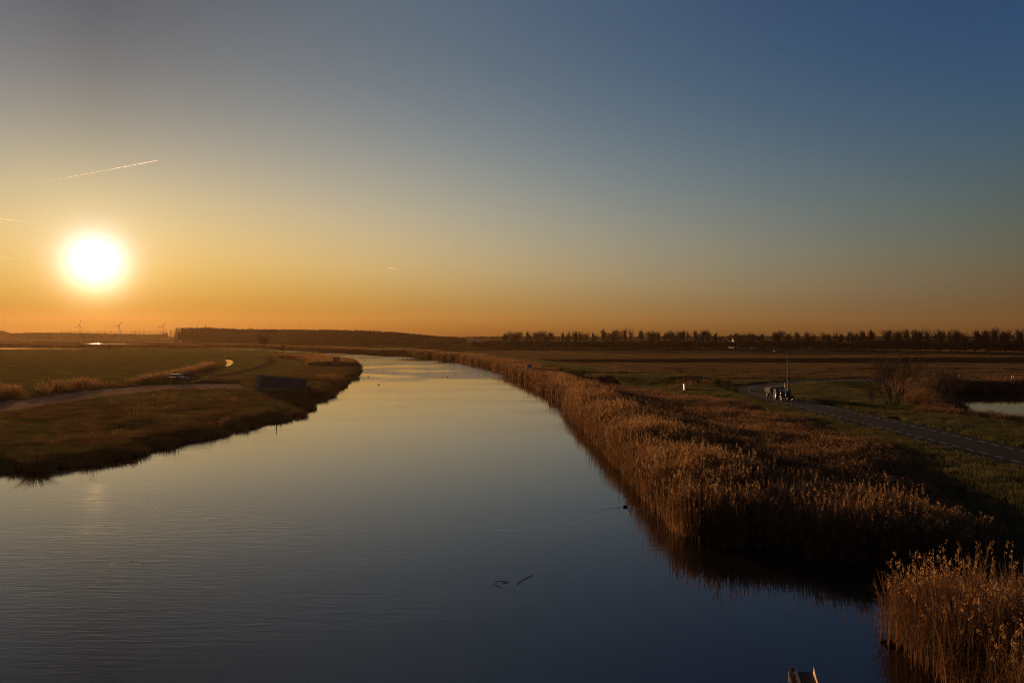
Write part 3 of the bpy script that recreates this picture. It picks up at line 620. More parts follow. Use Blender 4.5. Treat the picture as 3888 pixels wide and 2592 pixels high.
# the big wood across the bend
def proto_tree(ms):
    v = []; me = ms[1].copy(); return proto("wood_tree", me)
WOOD = [proto_tree(m) for m in POP]; WT = [proto("wood_trunk", m[0]) for m in POP]
front = [at(640, 1304)[:2], at(900, 1307)[:2], at(1200, 1310)[:2], at(1500, 1310)[:2], at(1770, 1309)[:2]]
P = along(front, 3600, 0, -60); px = CX + P[:, 0] / P[:, 1] * F_
topy = np.interp(px, [620, 680, 800, 900, 1200, 1400, 1500, 1600, 1680, 1780], [1252, 1246, 1245, 1251, 1253, 1256, 1262, 1270, 1279, 1284]); Hs = (CAMZ - (topy - HY) / F_ * P[:, 1] - .6) / 15.6
scatter("wood", P, WOOD + WT, RNG.uniform(1.0, 1.6, len(P)), "large dark leafless wood on the horizon across the bend", "wood", zs=Hs * RNG.uniform(.88, 1.02, len(P)))
P = along([at(-300, 1287)[:2], at(0, 1290)[:2], at(300, 1291)[:2], at(640, 1290)[:2]], 2600, 10, -60); px = CX + P[:, 0] / P[:, 1] * F_
topy = np.interp(px, [-300, 0, 15, 40, 120, 240, 600, 640], [1255, 1256, 1258, 1266, 1263, 1264, 1270, 1264]); Hs = (CAMZ - (topy - HY) / F_ * P[:, 1] - .6) / 15.6
scatter("hazy_wood", P, WOOD, RNG.uniform(1.3, 2, len(P)), "hazy golden woodland on the horizon below the sun", "wood", zs=Hs * RNG.uniform(.85, 1.03, len(P)))
P = along([at(1700, 1296)[:2], at(1760, 1294)[:2], at(2000, 1296)[:2], at(2500, 1293)[:2], at(3000, 1291)[:2], at(3888, 1290)[:2]], 2200, 0, -60)
scatter("distant_wood", P, WOOD, RNG.uniform(1.5, 2.5, len(P)), "faint distant woods behind the row of bare trees", "wood", zs=RNG.uniform(.30, .42, len(P)))
for i in range(62):
    px = 232 + i * 6.6 + random.uniform(-1.5, 1.5); p = at(px, 1289.5 + random.uniform(-.2, .2)); s = (CAMZ - (1255.5 + random.uniform(-1.5, 1.8) - HY) / F_ * p[1] - .6) / 16
    tree_thing("poplar", (p[0], p[1], .6), i * 2.1, (s * .8, s * .8, s), POP[i % 4], "tall thin poplar in the hazy row beneath the sun", "tree", "poplars in the hazy row beneath the sun")
def lone(px, py, top, k, w, label, name="bare_tree", meshes=None, hh=None):
    p = gp(px, py); Ht = CAMZ - (top - HY) / F_ * p[1] - p[2]; ms = meshes or BROAD[k]; h0 = hh or max(v.co.z for v in ms[1].vertices); s = Ht / h0
    return tree_thing(name, p, px * .7, (s * w, s * w, s), ms, label, "tree" if name == "bare_tree" else "bush")
lone(1000, 1343, 1262, 1, .8, "tallest lone bare tree on the inner bank before the dark wood")
lone(1075, 1341, 1298, 3, .9, "smaller bare tree right of the tall one on the inner bank")
lone(318, 1303, 1263, 4, 1.0, "larger of two hazy trees on the meadow beneath the sun")
lone(350, 1297, 1270, 2, .8, "smaller of two hazy trees on the meadow beneath the sun")
BUSH = [tree_meshes(180 + i, 2.4, 'bush', M_bark, M_twig) for i in range(3)]; WIL = [tree_meshes(190 + i, 6, 'willow', M_bark, M_dtwig) for i in range(2)]
lone(1150, 1345, 1325, 0, 1.3, "round dark bush standing against the far water", "bush", BUSH[0]); lone(1183, 1346, 1326, 0, 1.3, "round dark bush right of the other at the far water", "bush", BUSH[1])
lone(1045, 1346, 1328, 0, 1.3, "low bush at the foot of the trees on the inner bank", "bush", BUSH[2])
lone(2583, 1438, 1393, 0, 1.2, "dense dark round bush behind the white marker post", "bush", BUSH[1])
lone(3390, 1545, 1310, 0, 1.15, "big bare willow shrub between road and pond", "willow_shrub", WIL[0]); lone(3590, 1540, 1370, 0, 1.2, "thinner bare willow shrub at the left end of the pond", "willow_shrub", WIL[1])
lone(3310, 1538, 1440, 0, 1.0, "low reddish shrub left of the big willow", "willow_shrub", WIL[1])

# ------------------------------------------------------------------ wind turbines and mast
M_tur = mat("turbine_paint", (.13, .13, .13), .5)
def turbine(px, py, ang, yaw, rpx, label, Y=3500):
    x, y, zc = atd(px, py, Y); t = thing("wind_turbine", (x, y, .6), 0, label, "wind turbine", "wind turbines on the horizon"); H = zc - .6; r = rpx / F_ * Y
    obj("tower", MB().tube([(0, 0, 0), (0, 0, H)], [2.2, 1.3], 12), M_tur, t, True)
    obj("nacelle", MB().box((0, 1.5, H + .6), (3, 6, 3)), M_tur, t, bevel=.5)
    hub = obj("hub", MB().ball((0, -4.6, H), (1.6, 1.8, 1.6), 8), M_tur, t, True)
    for k in range(3):
        a = R(ang + 120 * k); d = Vector((math.sin(a) * math.cos(yaw), math.sin(a) * math.sin(yaw), math.cos(a))); c = Vector((0, -5, H)); sd = Vector((math.cos(a) * math.cos(yaw), math.cos(a) * math.sin(yaw), -math.sin(a)))
        mb = MB(); pr = [(.03, 1.1), (.2, 1.8), (.6, 1.2), (1.0, .5)]; v = []
        for q, w in pr:
            p = c + d * r * q
            for s1, s2 in ((-1, -.3), (1, -.3), (1, .3), (-1, .3)): v.append(p + sd * w * s1 + Vector((0, 1, 0)) * w * s2)
        f = [(3, 2, 1, 0), (12, 13, 14, 15)] + [(i * 4 + j, i * 4 + (j + 1) % 4, i * 4 + 4 + (j + 1) % 4, i * 4 + 4 + j) for i in range(3) for j in range(4)]
        mb.add(v, f); obj("blade", mb, M_tur, t)
turbine(304, 1236, 13, 0, 23, "leftmost wind turbine, below and left of the sun")
turbine(452, 1237, 33, .5, 21, "wind turbine second from left, above the poplar row")
turbine(620, 1239, 24, .4, 20, "wind turbine at the left end of the dark wood")
turbine(781.5, 1243, 10, .3, 20, "wind turbine whose blade rises just above the dark wood")
turbine(950.6, 1243, 0, 0, 19.5, "rightmost wind turbine, one blade straight up behind the wood")
p = atd(1136.5, 1238.6, 2500); tag(obj("radio_mast", MB().tube([(0, 0, 0), (0, 0, p[2] - .6)], [.9, .5], 6), M_dark), "thin lone mast sticking up behind the dark wood", "mast").location = (p[0], p[1], .6)

# ------------------------------------------------------------------ small signs, posts, lamp
def signpost_pair():
    p = gp(1276, 1397); t = thing("twin_sign", p, 0, "two blue-grey square boards side by side on posts on the spit", "sign"); d = p[1]
    for s in (-1, 1):
        z = 2.15; b = obj("board", MB().box((s * .46, 0, z), (.80, .04, 1.2)), D.materials.get("sign_back") or mat("sign_back", (.10, .14, .19), .5, .3, var=.1), t, bevel=.02)
        obj("post", MB().tube([(s * .46, .06, -.1), (s * .46, .06, 2.6)], .045, 8), M_steel, t, True)
signpost_pair()
p = (3.6, 171, 0); z0 = hz(3.6, 171); t = thing("waterway_sign", (3.6, 171, z0), 0, "blue square waterway sign with thin white cross above the reeds", "sign")
zc = 9.2 - (1391 - HY) / F_ * 171 - z0
bd = obj("board", MB().box((0, 0, zc), (.85, .04, .95)), M_blue, t, bevel=.015)
c = MB()
for s in (-1, 1): c.box((0, -.025, zc), (1.14, .008, .035), ry=s * math.atan2(.9, .8))
obj("cross", c, M_white, bd); obj("post", MB().tube([(0, .06, -.2), (0, .06, zc + .4)], .04, 8), M_steel, t, True)
p = gp(2600, 1455); t = thing("marker_post", p, 0, "white rectangular marker post lit by the sun beside a bush", "post")
obj("pillar", MB().box((0, 0, .55), (.30, .95, 1.12)), M_white, t, bevel=.02); obj("cap", MB().box((0, 0, 1.13), (.36, 1.0, .05)), M_dark, t); obj("band", MB().box((0, 0, .45), (.306, .956, .03)), M_dark, t); obj("band", MB().box((0, 0, .8), (.306, .956, .03)), M_dark, t)
def post(px, py, h, w, m, label, name="fence_post", cat="post", group=None, lean=0):
    p = gp(px, py); t = thing(name, p, px, label, cat, group); obj("post", MB().tube([(0, 0, -.2), (lean, 0, h)], [w, w * .85], 6), m, t); return t
post(2395, 1433, .85, .07, M_wood, "left one of the dark wooden posts on the green dike"); post(2462, 1433, .9, .07, M_wood, "middle one of the dark wooden posts on the green dike"); post(2497, 1430, .6, .06, M_wood, "short right one of the wooden posts on the green dike")
post(2274, 1492, 1.1, .06, M_wood, "thin post standing in the reeds right of the river"); post(1049, 1566, 1.3, .06, M_wood, "dark stake at the water edge below the green container")
post(1248, 1358, 1.4, .07, M_wood, "dark stake in the water left of the twin signs"); post(1337, 1376, 1.5, .06, M_wood, "stake sticking out of the spit right of the twin signs")
for k, px in enumerate((27, 78, 122, 165, 214, 258, 314, 363, 408, 453, 520, 585, 642, 700)):
    post(px, 1366 - random.uniform(0, 2), 1.0, .07, M_wood, "small wooden fence post on the line across the left meadow, %s from the left" % ("first second third fourth fifth sixth seventh eighth ninth tenth eleventh twelfth thirteenth fourteenth".split()[k]), group="fence posts on the left meadow")
def reflector(px, py, label, h=.85):
    p = gp(px, py); t = thing("reflector_post", p, 0, label, "reflector post"); obj("post", MB().prism([(-.06, 0), (.06, 0), (.06, h - .05), (-.06, h)], -.04, .04), M_white, t); obj("band", MB().box((0, 0, h - .18), (.126, .086, .12)), M_dark, t)
reflector(2981.5, 1478, "white reflector post just right of the tractor driver", 1.0); reflector(3642, 1441, "white reflector post by the far road behind the pond")
reflector(3842, 1441, "left one of two pale posts at the far right road", .75); reflector(3850, 1441, "right one of two pale posts at the far right road", .75)
def lamp():
    x, y = 40.9, 123.0; z0 = hz(x, y); t = thing("street_lamp", (x, y, z0), 0, "tall grey street lamp with a bent arm over the road curve", "street lamp")
    zb = 9.2 - (1341 - HY) / F_ * y - z0; za = 9.2 - (1331 - HY) / F_ * y - z0
    obj("pole", MB().tube([(0, 0, -.2), (0, 0, 1.0), (0, 0, 1.02), (0, 0, zb - .1)], [.10, .10, .075, .06], 10), M_steel, t, True)
    obj("arm", MB().tube([(0, 0, zb - .1), (-.06, 0, zb + .02), (-.2, 0, zb + .08), (-1.3, 0, za - .02), (-1.6, 0, za)], .05, 8), M_steel, t, True)
    h = obj("lamp_head", MB().box((-1.85, 0, za), (.55, .22, .09), ry=.08), M_steel, t, bevel=.02); obj("lamp_glass", MB().box((-1.85, 0, za - .065), (.42, .17, .05), ry=.08), M_white, h)
    s = obj("small_sign", MB().box((0, -.08, 9.2 - (1437 - HY) / F_ * y - z0), (.36, .03, .36)), M_blue, t)
lamp()

# ------------------------------------------------------------------ container
def container():
    M_green = mat("green_paint", (.06, .20, .095), .85, 0, .1, var=.3, vscale=2, wear=(.09, .18, .10)); M_navy = mat("navy_tarpaulin", (.02, .05, .085), .6, var=.3, vscale=2); M_roof = mat("container_roof", (.06, .05, .042), .8, var=.5, vscale=2)
    L_, Wd, H = 7.1, 2.3, 2.15; p0 = at(989, 1476, 1.22); p1 = at(1159, 1491, .50); a = math.atan2(3.0, p1[0] - p0[0])
    x0, y0 = -37.0, 121.0; yaw = R(30)
    t = thing("container", (x0, y0, 1.05), yaw, "long green open container with dark blue sides, tilted on the bank", "container"); tilt = R(5.6); t.rotation_euler = (0, tilt, yaw)
    L2 = 7.0
    obj("wall", MB().box((L2 / 2, 0, H / 2), (L2, .08, H)).box((L2 / 2, Wd, H / 2), (L2, .08, H)).box((.04, Wd / 2, H / 2), (.08, Wd - .09, H)).box((L2 - .04, Wd / 2, H / 2), (.08, Wd - .09, H)), M_green, t)
    obj("floor", MB().box((L2 / 2, Wd / 2, .08), (L2 - .2, Wd - .12, .14)), M_green, t)
    obj("side_panel", MB().box((L2 / 2 + .05, -.055, 1.30), (L2 - .55, .03, 1.45)), M_navy, t); obj("end_panel", MB().box((-.015, Wd / 2, 1.3), (.03, Wd - .4, 1.4)), M_navy, t)
    obj("roof", MB().box((L2 / 2, Wd / 2, H - .12), (L2 - .25, Wd - .15, .05)), M_roof, t)
    r = MB()
    for x in (0, L2): r.box((x, -.03, H / 2), (.14, .14, H + .04)).box((x, Wd + .03, H / 2), (.14, .14, H + .04))
    obj("corner_post", r, M_green, t, bevel=.01)
    r = MB().box((L2 / 2, -.03, H + .02), (L2, .12, .10)).box((L2 / 2, Wd + .03, H + .05), (L2, .12, .14)).box((0, Wd / 2, H + .02), (.12, Wd, .1)).box((L2, Wd / 2, H + .02), (.12, Wd, .1))
    obj("top_rail", r, M_green, t, bevel=.01)
    rb = MB()
    for k in range(12): rb.box((.55 + k * (L2 - 1.0) / 11, -.072, .32), (.07, .03, .44))
    obj("rib", rb, M_green, t)
    st = MB()
    for k, y_ in enumerate((.5, .95, 1.5)): st.box((L2 / 2, y_, H - .03), (L2 - .4, .06, .05))
    obj("roof_beam", st, M_roof, t)
container()
p = gp(1170, 1486); tag(obj("tar_barrel", MB().lathe([(0, 0), (.33, 0), (.35, .05), (.33, .3), (.35, .33), (.33, .6), (.35, .63), (.33, .86), (.31, .9), (0, .9)], (0, 0, 0), 'z', 20), M_dark, None, True), "dark rounded drum at the right end of the green container", "drum").location = p

# ------------------------------------------------------------------ vehicles
def wheel(parent, c, r, w, rimr, mrim, axis='y', name="wheel", lugs=0):
    n = 32; wh = obj(name, MB().lathe([(rimr, -w * .42), (r * .93, -w * .5), (r, -w * .32), (r, w * .32), (r * .93, w * .5), (rimr, w * .42)], (0, 0, 0), axis, n), M_rubber, parent, True); wh.location = c
    if lugs:
        mb = MB()
        for k in range(lugs):
            a = 2 * math.pi * k / lugs; s = 1 if k % 2 else -1; mb.box((math.cos(a) * (r + .01), s * w * .2, math.sin(a) * (r + .01)), (.05, w * .55, .06), ry=-a)
        obj("tread", mb, M_rubber, wh)
    rim = obj("rim", MB().lathe([(0, -w * .2), (rimr * .35, -w * .28), (rimr * .8, -w * .12), (rimr * .95, -w * .4), (rimr, -w * .42), (rimr, w * .42), (rimr * .95, w * .4), (rimr * .8, w * .12), (rimr * .35, w * .28), (0, w * .2)], (0, 0, 0), axis, n), mrim, wh, True)
    return wh
def car():
    M_car = mat("dark_car_paint", (.02, .028, .022), .5, 0, .25, var=.05); M_rim = mat("rim_metal", (.25, .24, .23), .4, .6); M_roofp = M_car
    p = gp(681, 1449.5); t = thing("parked_car", (p[0], p[1], p[2] + .05), R(-4), "small dark hatchback on the gravel beside the ditch reeds", "car")
    L_, Wd = 3.62, 1.58; x0 = -L_ / 2
    low = [(0, .22), (.02, .45), (.0, .62), (.04, .84), (1.0, .86), (2.45, .87), (2.62, .86), (3.3, .76), (3.55, .66), (3.62, .5), (3.62, .3), (3.55, .2)]
    def arch(cx, r=.33, n=10): return [(cx + r * math.cos(a), .2 + max(0, r * math.sin(a))) for a in np.linspace(0, math.pi, n)]
    prof = [(x + x0, z) for x, z in low + arch(2.92) + arch(.62)]
    body = obj("body", MB().prism(prof, -Wd / 2, Wd / 2), M_car, t, bevel=.05)
    # cabin: pillars and roof
    rb, rt = .03 + x0, .16 + x0; fb, ft = 2.62 + x0, 2.02 + x0; zb, zt = .86, 1.37; yb, yt = .74, .60
    pil = MB()
    for s in (-1, 1):
        for (xa, xb_, w) in ((rb + .03, rt + .05, .05), (.98 + x0, 1.02 + x0, .05), (1.78 + x0, 1.72 + x0, .03), (fb - .03, ft - .02, .03)): pil.tube([(xa, s * yb, zb - .02), (xb_, s * yt, zt)], w, 6)
    obj("pillars", pil, M_car, t)
    roof = MB().box(((rt + ft) / 2, 0, zt + .015), (ft - rt + .05, 2 * yt + .06, .06)); obj("roof", roof, mat("sunlit_roof", (.30, .27, .25), .12, .2, 1.0), t, bevel=.025)  # roof coloured paler than the body: sun and sky shine painted in
    def pane(name, pts): return obj(name, MB().add(pts, [tuple(range(len(pts)))]), M_cglass, t)
    M_cglass = D.materials.new("car_glass"); M_cglass.use_nodes = True; nt = M_cglass.node_tree; N = nt.nodes; b = N["Principled BSDF"]; b.inputs['Base Color'].default_value = (.5, .45, .4, 1); b.inputs['Roughness'].default_value = .02
    tr = N.new("ShaderNodeBsdfTransparent"); mx = N.new("ShaderNodeMixShader"); mx.inputs[0].default_value = .35; nt.links.new(tr.outputs[0], mx.inputs[1]); nt.links.new(b.outputs[0], mx.inputs[2]); nt.links.new(mx.outputs[0], N["Material Output"].inputs[0])
    for s in (-1, 1):
        pane("side_window", [(rb + .05, s * (yb - .005), zb), (1.78 + x0, s * (yb - .005), zb), (1.74 + x0, s * (yt), zt), (rt + .06, s * yt, zt)]); pane("side_window", [(1.80 + x0, s * (yb - .005), zb), (fb - .05, s * (yb - .005), zb), (ft, s * yt, zt), (1.76 + x0, s * yt, zt)])
        m_ = obj("mirror", MB().box((2.2 + x0, s * .84, .95), (.10, .16, .11)), M_car, t, bevel=.02)
        obj("headlight", MB().box((L_ + x0 - .02, s * .58, .58), (.08, .26, .14)), M_glass, t, bevel=.02); obj("tail_light", MB().box((x0 + .01, s * .66, .68), (.05, .14, .26)), mat("tail_red", (.3, .01, .01), .2), t, bevel=.01)
        for cx in (.62, 2.92): wheel(t, (cx + x0, s * .70, .28), .28, .17, .17, M_rim)
        obj("door_line", MB().box((1.86 + x0, s * (Wd / 2 + .001), .56), (.012, .012, .56)), M_dark, t)
        obj("seat", MB().box((1.45 + x0, s * .36, .82), (.16, .44, .62), ry=-.2), M_dark, t, bevel=.05)
    pane("windscreen", [(fb, -yb + .04, zb), (fb, yb - .04, zb), (ft + .01, yt - .03, zt), (ft + .01, -yt + .03, zt)]); pane("rear_window", [(rb + .01, -yb + .06, zb + .04), (rb + .01, yb - .06, zb + .04), (rt + .0, yt - .04, zt), (rt + .0, -yt + .04, zt)])
    obj("bumper", MB().box((L_ + x0 + .01, 0, .34), (.10, Wd - .06, .16)).box((x0 - .01, 0, .36), (.10, Wd - .06, .18)), M_dark, t, bevel=.03)
car()
TX, TY = 34.65, 106.0
def tractor():
    M_tr = mat("tractor_enamel", (.025, .045, .085), .3, .1, .6, var=.15, vscale=4); M_tr2 = mat("tractor_grey", (.08, .085, .09), .45, .3); M_rimo = mat("wheel_rust_red", (.16, .06, .025), .45, .2, var=.2)
    t = thing("tractor", (TX, TY, ROADZ), R(-90), "old dark blue tractor driving towards the river bend with its trailer", "tractor")
    hood = [(.25, .82), (.25, 1.28), (.5, 1.34), (1.5, 1.26), (1.72, 1.16), (1.80, .98), (1.80, .62), (1.6, .58), (.9, .62)]
    obj("hood", MB().prism(hood, -.24, .24), M_tr, t, bevel=.06)
    obj("grille", MB().box((1.815, 0, .86), (.03, .34, .42)), M_dark, t, bevel=.01); obj("badge", MB().lathe([(0, .0), (.055, .0), (.06, .01), (.0, .012)], (1.83, 0, 1.0), 'x', 16), M_steel, t)
    obj("engine", MB().box((.75, 0, .62), (1.5, .30, .34)).box((-.35, 0, .68), (.8, .36, .48)), M_tr2, t, bevel=.04)
    obj("front_axle", MB().tube([(1.45, -.62, .34), (1.45, -.3, .48), (1.45, 0, .52), (1.45, .3, .48), (1.45, .62, .34)], .045, 8), M_tr2, t); obj("rear_axle", MB().tube([(-.45, -.72, .66), (-.45, .72, .66)], .11, 10), M_tr2, t)
    for s in (-1, 1):
        wheel(t, (-.45, s * .78, .66), .66, .30, .38, M_rimo, lugs=26); wheel(t, (1.45, s * .70, .34), .34, .16, .20, M_rimo)
        f = MB(); n = 10; v = []
        for k in range(n + 1):
            a = R(20 + 125 * k / n); 
            for y_ in (s * .58, s * .98):
                for rr in (.74, .77): v.append((-.45 + rr * math.cos(a), y_, .66 + rr * math.sin(a)))
        fc = []
        for k in range(n):
            a = k * 4; b = a + 4; fc += [(a + 1, a + 3, b + 3, b + 1), (a, b, b + 2, a + 2), (a, a + 1, b + 1, b), (a + 2, b + 2, b + 3, a + 3)]
        f.add(v, fc); obj("mudguard", f, M_tr, t)
        hl = obj("headlight", MB().lathe([(0, -.09), (.05, -.08), (.10, .0), (.105, .02), (0, .03)], (0, 0, 0), 'x', 18), M_steel, t, True); hl.location = (1.28, s * .38, 1.2); obj("headlight_bracket", MB().tube([(1.22, s * .22, 1.1), (1.24, s * .38, 1.12)], .018, 6), M_dark, t)
    obj("seat", MB().box((-.52, 0, 1.06), (.40, .42, .07)).box((-.72, 0, 1.2), (.07, .42, .28), ry=-.2), M_dark, t, bevel=.03)
    sw = obj("steering_wheel", MB().tube([(.0 + .19 * math.cos(a) * .55, .19 * math.sin(a), .19 * math.cos(a) * .83) for a in np.linspace(0, 2 * math.pi, 20)], .014, 6, False), M_dark, t); sw.location = (.02, 0, 1.46)
    obj("steering_column", MB().tube([(.35, 0, 1.2), (.02, 0, 1.46)], .02, 6), M_dark, t)
    obj("exhaust", MB().tube([(.95, .15, 1.28), (.95, .15, 1.78), (.93, .15, 1.84)], [.035, .03, .03], 8), M_dark, t); obj("air_cleaner", MB().lathe([(0, 0), (.06, 0), (.06, .16), (0, .18)], (.6, -.12, 1.31), 'z', 12), M_steel, t)
    obj("drawbar", MB().box((-1.25, 0, .46), (.5, .10, .06)), M_tr2, t)
tractor()
def trailer():
    t = thing("trailer", (TX + .1, TY + 4.3, ROADZ), R(-92), "wooden two-wheeled farm trailer hitched behind the tractor", "trailer")
    for s in (-1, 1):
        mb = MB()
        for k in range(3): mb.box((0, s * .78, .88 + k * .17), (2.7, .03, .155))
        for x in (-1.2, -.4, .4, 1.2): mb.box((x, s * .81, 1.02), (.07, .03, .56))
        obj("side_board", mb, M_board, t)
        obj("side_light", MB().box((.55, s * .84, .66), (.12, .04, .12)), mat("amber_reflector", (.6, .25, .03), .3), t)
        wheel(t, (-.35, s * .70, .36), .36, .18, .20, M_dark)
        obj("stake", MB().box((-1.28, s * .18, 1.55), (.05, .05, 1.0)), M_board, t)
    mb = MB()
    for k in range(3): mb.box((-1.36, 0, .88 + k * .17), (.03, 1.54, .155)).box((1.36, 0, .88 + k * .17), (.03, 1.54, .155))
    obj("end_board", mb, M_board, t); obj("bed", MB().box((0, 0, .77), (2.7, 1.54, .06)), M_board, t); obj("axle", MB().tube([(-.35, -.7, .36), (-.35, .7, .36)], .045, 8), M_dark, t)
    obj("drawbar", MB().tube([(1.2, .5, .7), (2.45, 0, .5)], .04, 6).tube([(1.2, -.5, .7), (2.45, 0, .5)], .04, 6), M_dark, t); obj("load", MB().box((-.1, 0, 1.14), (2.3, 1.3, .5), taper=.8), mat("dark_tarp", (.03, .03, .03), .9, bump=.5, bscale=5, bdist=.1), t, bevel=.12)
    obj("lamp_board", MB().box((1.39, -.6, .66), (.05, .22, .42)), M_steel, t)
trailer()
def driver():
    base = (TX, TY, ROADZ); t = thing("person", (TX, TY + .5, ROADZ), R(-90), "person in dark jacket and cap driving the old tractor", "person")
    J = {'pel': (0, 0, 1.16, .13), 'wst': (.02, 0, 1.30, .13), 'chs': (.05, 0, 1.52, .15), 'nk': (.09, 0, 1.69, .055), 'hd': (.13, 0, 1.78, .085), 'crn': (.13, 0, 1.90, .075)}
    chains = [['pel', 'wst', 'chs', 'nk', 'hd', 'crn']]
    for s, n in ((-1, 'r'), (1, 'l')):
        J.update({n + 'sh': (.05, s * .19, 1.60, .06), n + 'el': (.20, s * .26, 1.38, .045), n + 'wr': (.44, s * .15, 1.44, .032), n + 'pm': (.50, s * .13, 1.48, .034), n + 'f1': (.55, s * .11, 1.49, .014), n + 'f2': (.55, s * .15, 1.50, .013), n + 'th': (.51, s * .08, 1.47, .013),
                  n + 'hip': (.02, s * .10, 1.13, .09), n + 'kn': (.42, s * .20, 1.08, .065), n + 'an': (.52, s * .24, .70, .045), n + 'ft': (.66, s * .25, .66, .04)})
        chains += [['chs', n + 'sh', n + 'el', n + 'wr', n + 'pm', n + 'f1'], [n + 'pm', n + 'f2'], [n + 'pm', n + 'th'], ['pel', n + 'hip', n + 'kn', n + 'an', n + 'ft']]
    keys = list(J); me = D.meshes.new("body"); me.from_pydata([J[k][:3] for k in keys], list({tuple(sorted((keys.index(a), keys.index(b)))) for ch in chains for a, b in zip(ch, ch[1:])}), [])
    o = link("body", me, t); sk = o.modifiers.new("skin", 'SKIN'); 
    for i, k in enumerate(keys): me.skin_vertices[0].data[i].radius = (J[k][3],) * 2
    me.skin_vertices[0].data[0].use_root = True; o.modifiers.new("sub", 'SUBSURF').render_levels = 2; me.materials.append(mat("dark_jacket", (.03, .028, .03), .85, var=.2, vscale=10))
    obj("face", MB().ball((.17, 0, 1.80), (.075, .07, .10), 10).ball((.25, 0, 1.79), (.02, .015, .025), 6), M_skin, t, True)
    obj("cap", MB().ball((.12, 0, 1.87), (.10, .09, .06), 10).box((.22, 0, 1.865), (.10, .13, .015)), M_dark, t, True)
driver()

# ------------------------------------------------------------------ water birds and drift
M_bird = mat("dark_plumage", (.02, .02, .022), .6); M_bill = mat("white_bill", (.7, .68, .62), .5)
def bird(px, py, rz, label, s=1.0, group=None):
    p = at(px, py, 0); t = thing("coot", (p[0], p[1], 0), rz, label, "water bird", group, s)
    b = MB(); pr = [(-.19, .09, .01), (-.15, .08, .045), (-.05, .06, .075), (.06, .055, .075), (.13, .07, .045), (.17, .11, .028), (.185, .16, .024), (.195, .19, .034), (.215, .195, .03), (.235, .19, .012)]
    b.tube([(x, 0, z) for x, z, r in pr], [r for x, z, r in pr], 10)
    obj("body", b, M_bird, t, True); obj("bill", MB().tube([(.225, 0, .192), (.265, 0, .185)], [.012, .004], 6), M_bill, t); return t
bird(2375, 1925, .5, "nearest dark coot swimming beside the right reeds", .8)
bird(1398, 1429, .3, "dark bird on the water just right of the spit tip"); bird(1437, 1461, .2, "dark bird on the water below the spit tip"); bird(1699, 1431, 3, "dark bird on the open water in the middle of the river"); bird(1865, 1434, 2, "dark bird close to the reeds of the right bank"); bird(1838, 1420, 1, "dark bird at the reed edge making a small wake", 1.1)
# bow wave of the nearest coot: two low ridges on the water
def wave():
    c = at(2375, 1925, 0); mb = MB()
    for sgn, tips in ((-1, [(2300, 1932), (2235, 1950), (2215, 1958)]), (1, [(2420, 1930), (2470, 1950), (2520, 1985), (2530, 1992)])):
        pts = [Vector((c[0], c[1] , 0))] + [Vector((*at(x, y, 0)[:2], 0)) for x, y in tips]; fine = []
        for a, b in zip(pts, pts[1:]): fine += [a.lerp(b, k / 5) for k in range(5)]
        n = len(fine); v = []
        for i, q in enumerate(fine):
            h = .012 * (1 - i / n) + .003; w = .10
            for k, (dy, z) in enumerate(((-w, .001), (0, h), (w, .001))): v.append((q.x, q.y + dy, z))
        mb.add(v, [(i * 3 + k, i * 3 + k + 1, i * 3 + k + 4, i * 3 + k + 3) for i in range(n - 1) for k in range(2)])
    o = obj("bow_wave", mb, M_still, None, True); tag(o, kind='structure')
wave()
def drift(pts, r, label):
    P_ = [at(x, y, 0) for x, y in pts]; c = P_[0]; o = obj("drift_reed", MB().tube([(p[0] - c[0], p[1] - c[1], .01) for p in P_], r, 5), M_wood); o.location = (c[0], c[1], 0); tag(o, label, "drifting stem", "drifting stems in mid river")
drift([(1875, 2210), (1900, 2208), (1925, 2206)], .009, "dark floating stem, upper one of the left drifting group"); drift([(1872, 2221), (1890, 2226), (1905, 2230)], .008, "dark floating stem, lowest of the left drifting group"); drift([(1907, 2218), (1920, 2214), (1931, 2212)], .010, "short dark floating stem between the upper and lowest ones")
drift([(1963, 2221), (1975, 2210), (1990, 2200), (2005, 2194), (2022, 2185)], .012, "long curved brown reed stem floating in mid river")
p = at(500, 2132, 0); tag(obj("floating_leaf", MB().add([(-.12, 0, .01), (0, -.04, .012), (.14, 0, .03), (0, .05, .012)], [(0, 1, 2, 3)]), M_plume), "single pale leaf floating on the left foreground water", "leaf").location = (p[0], p[1], 0)

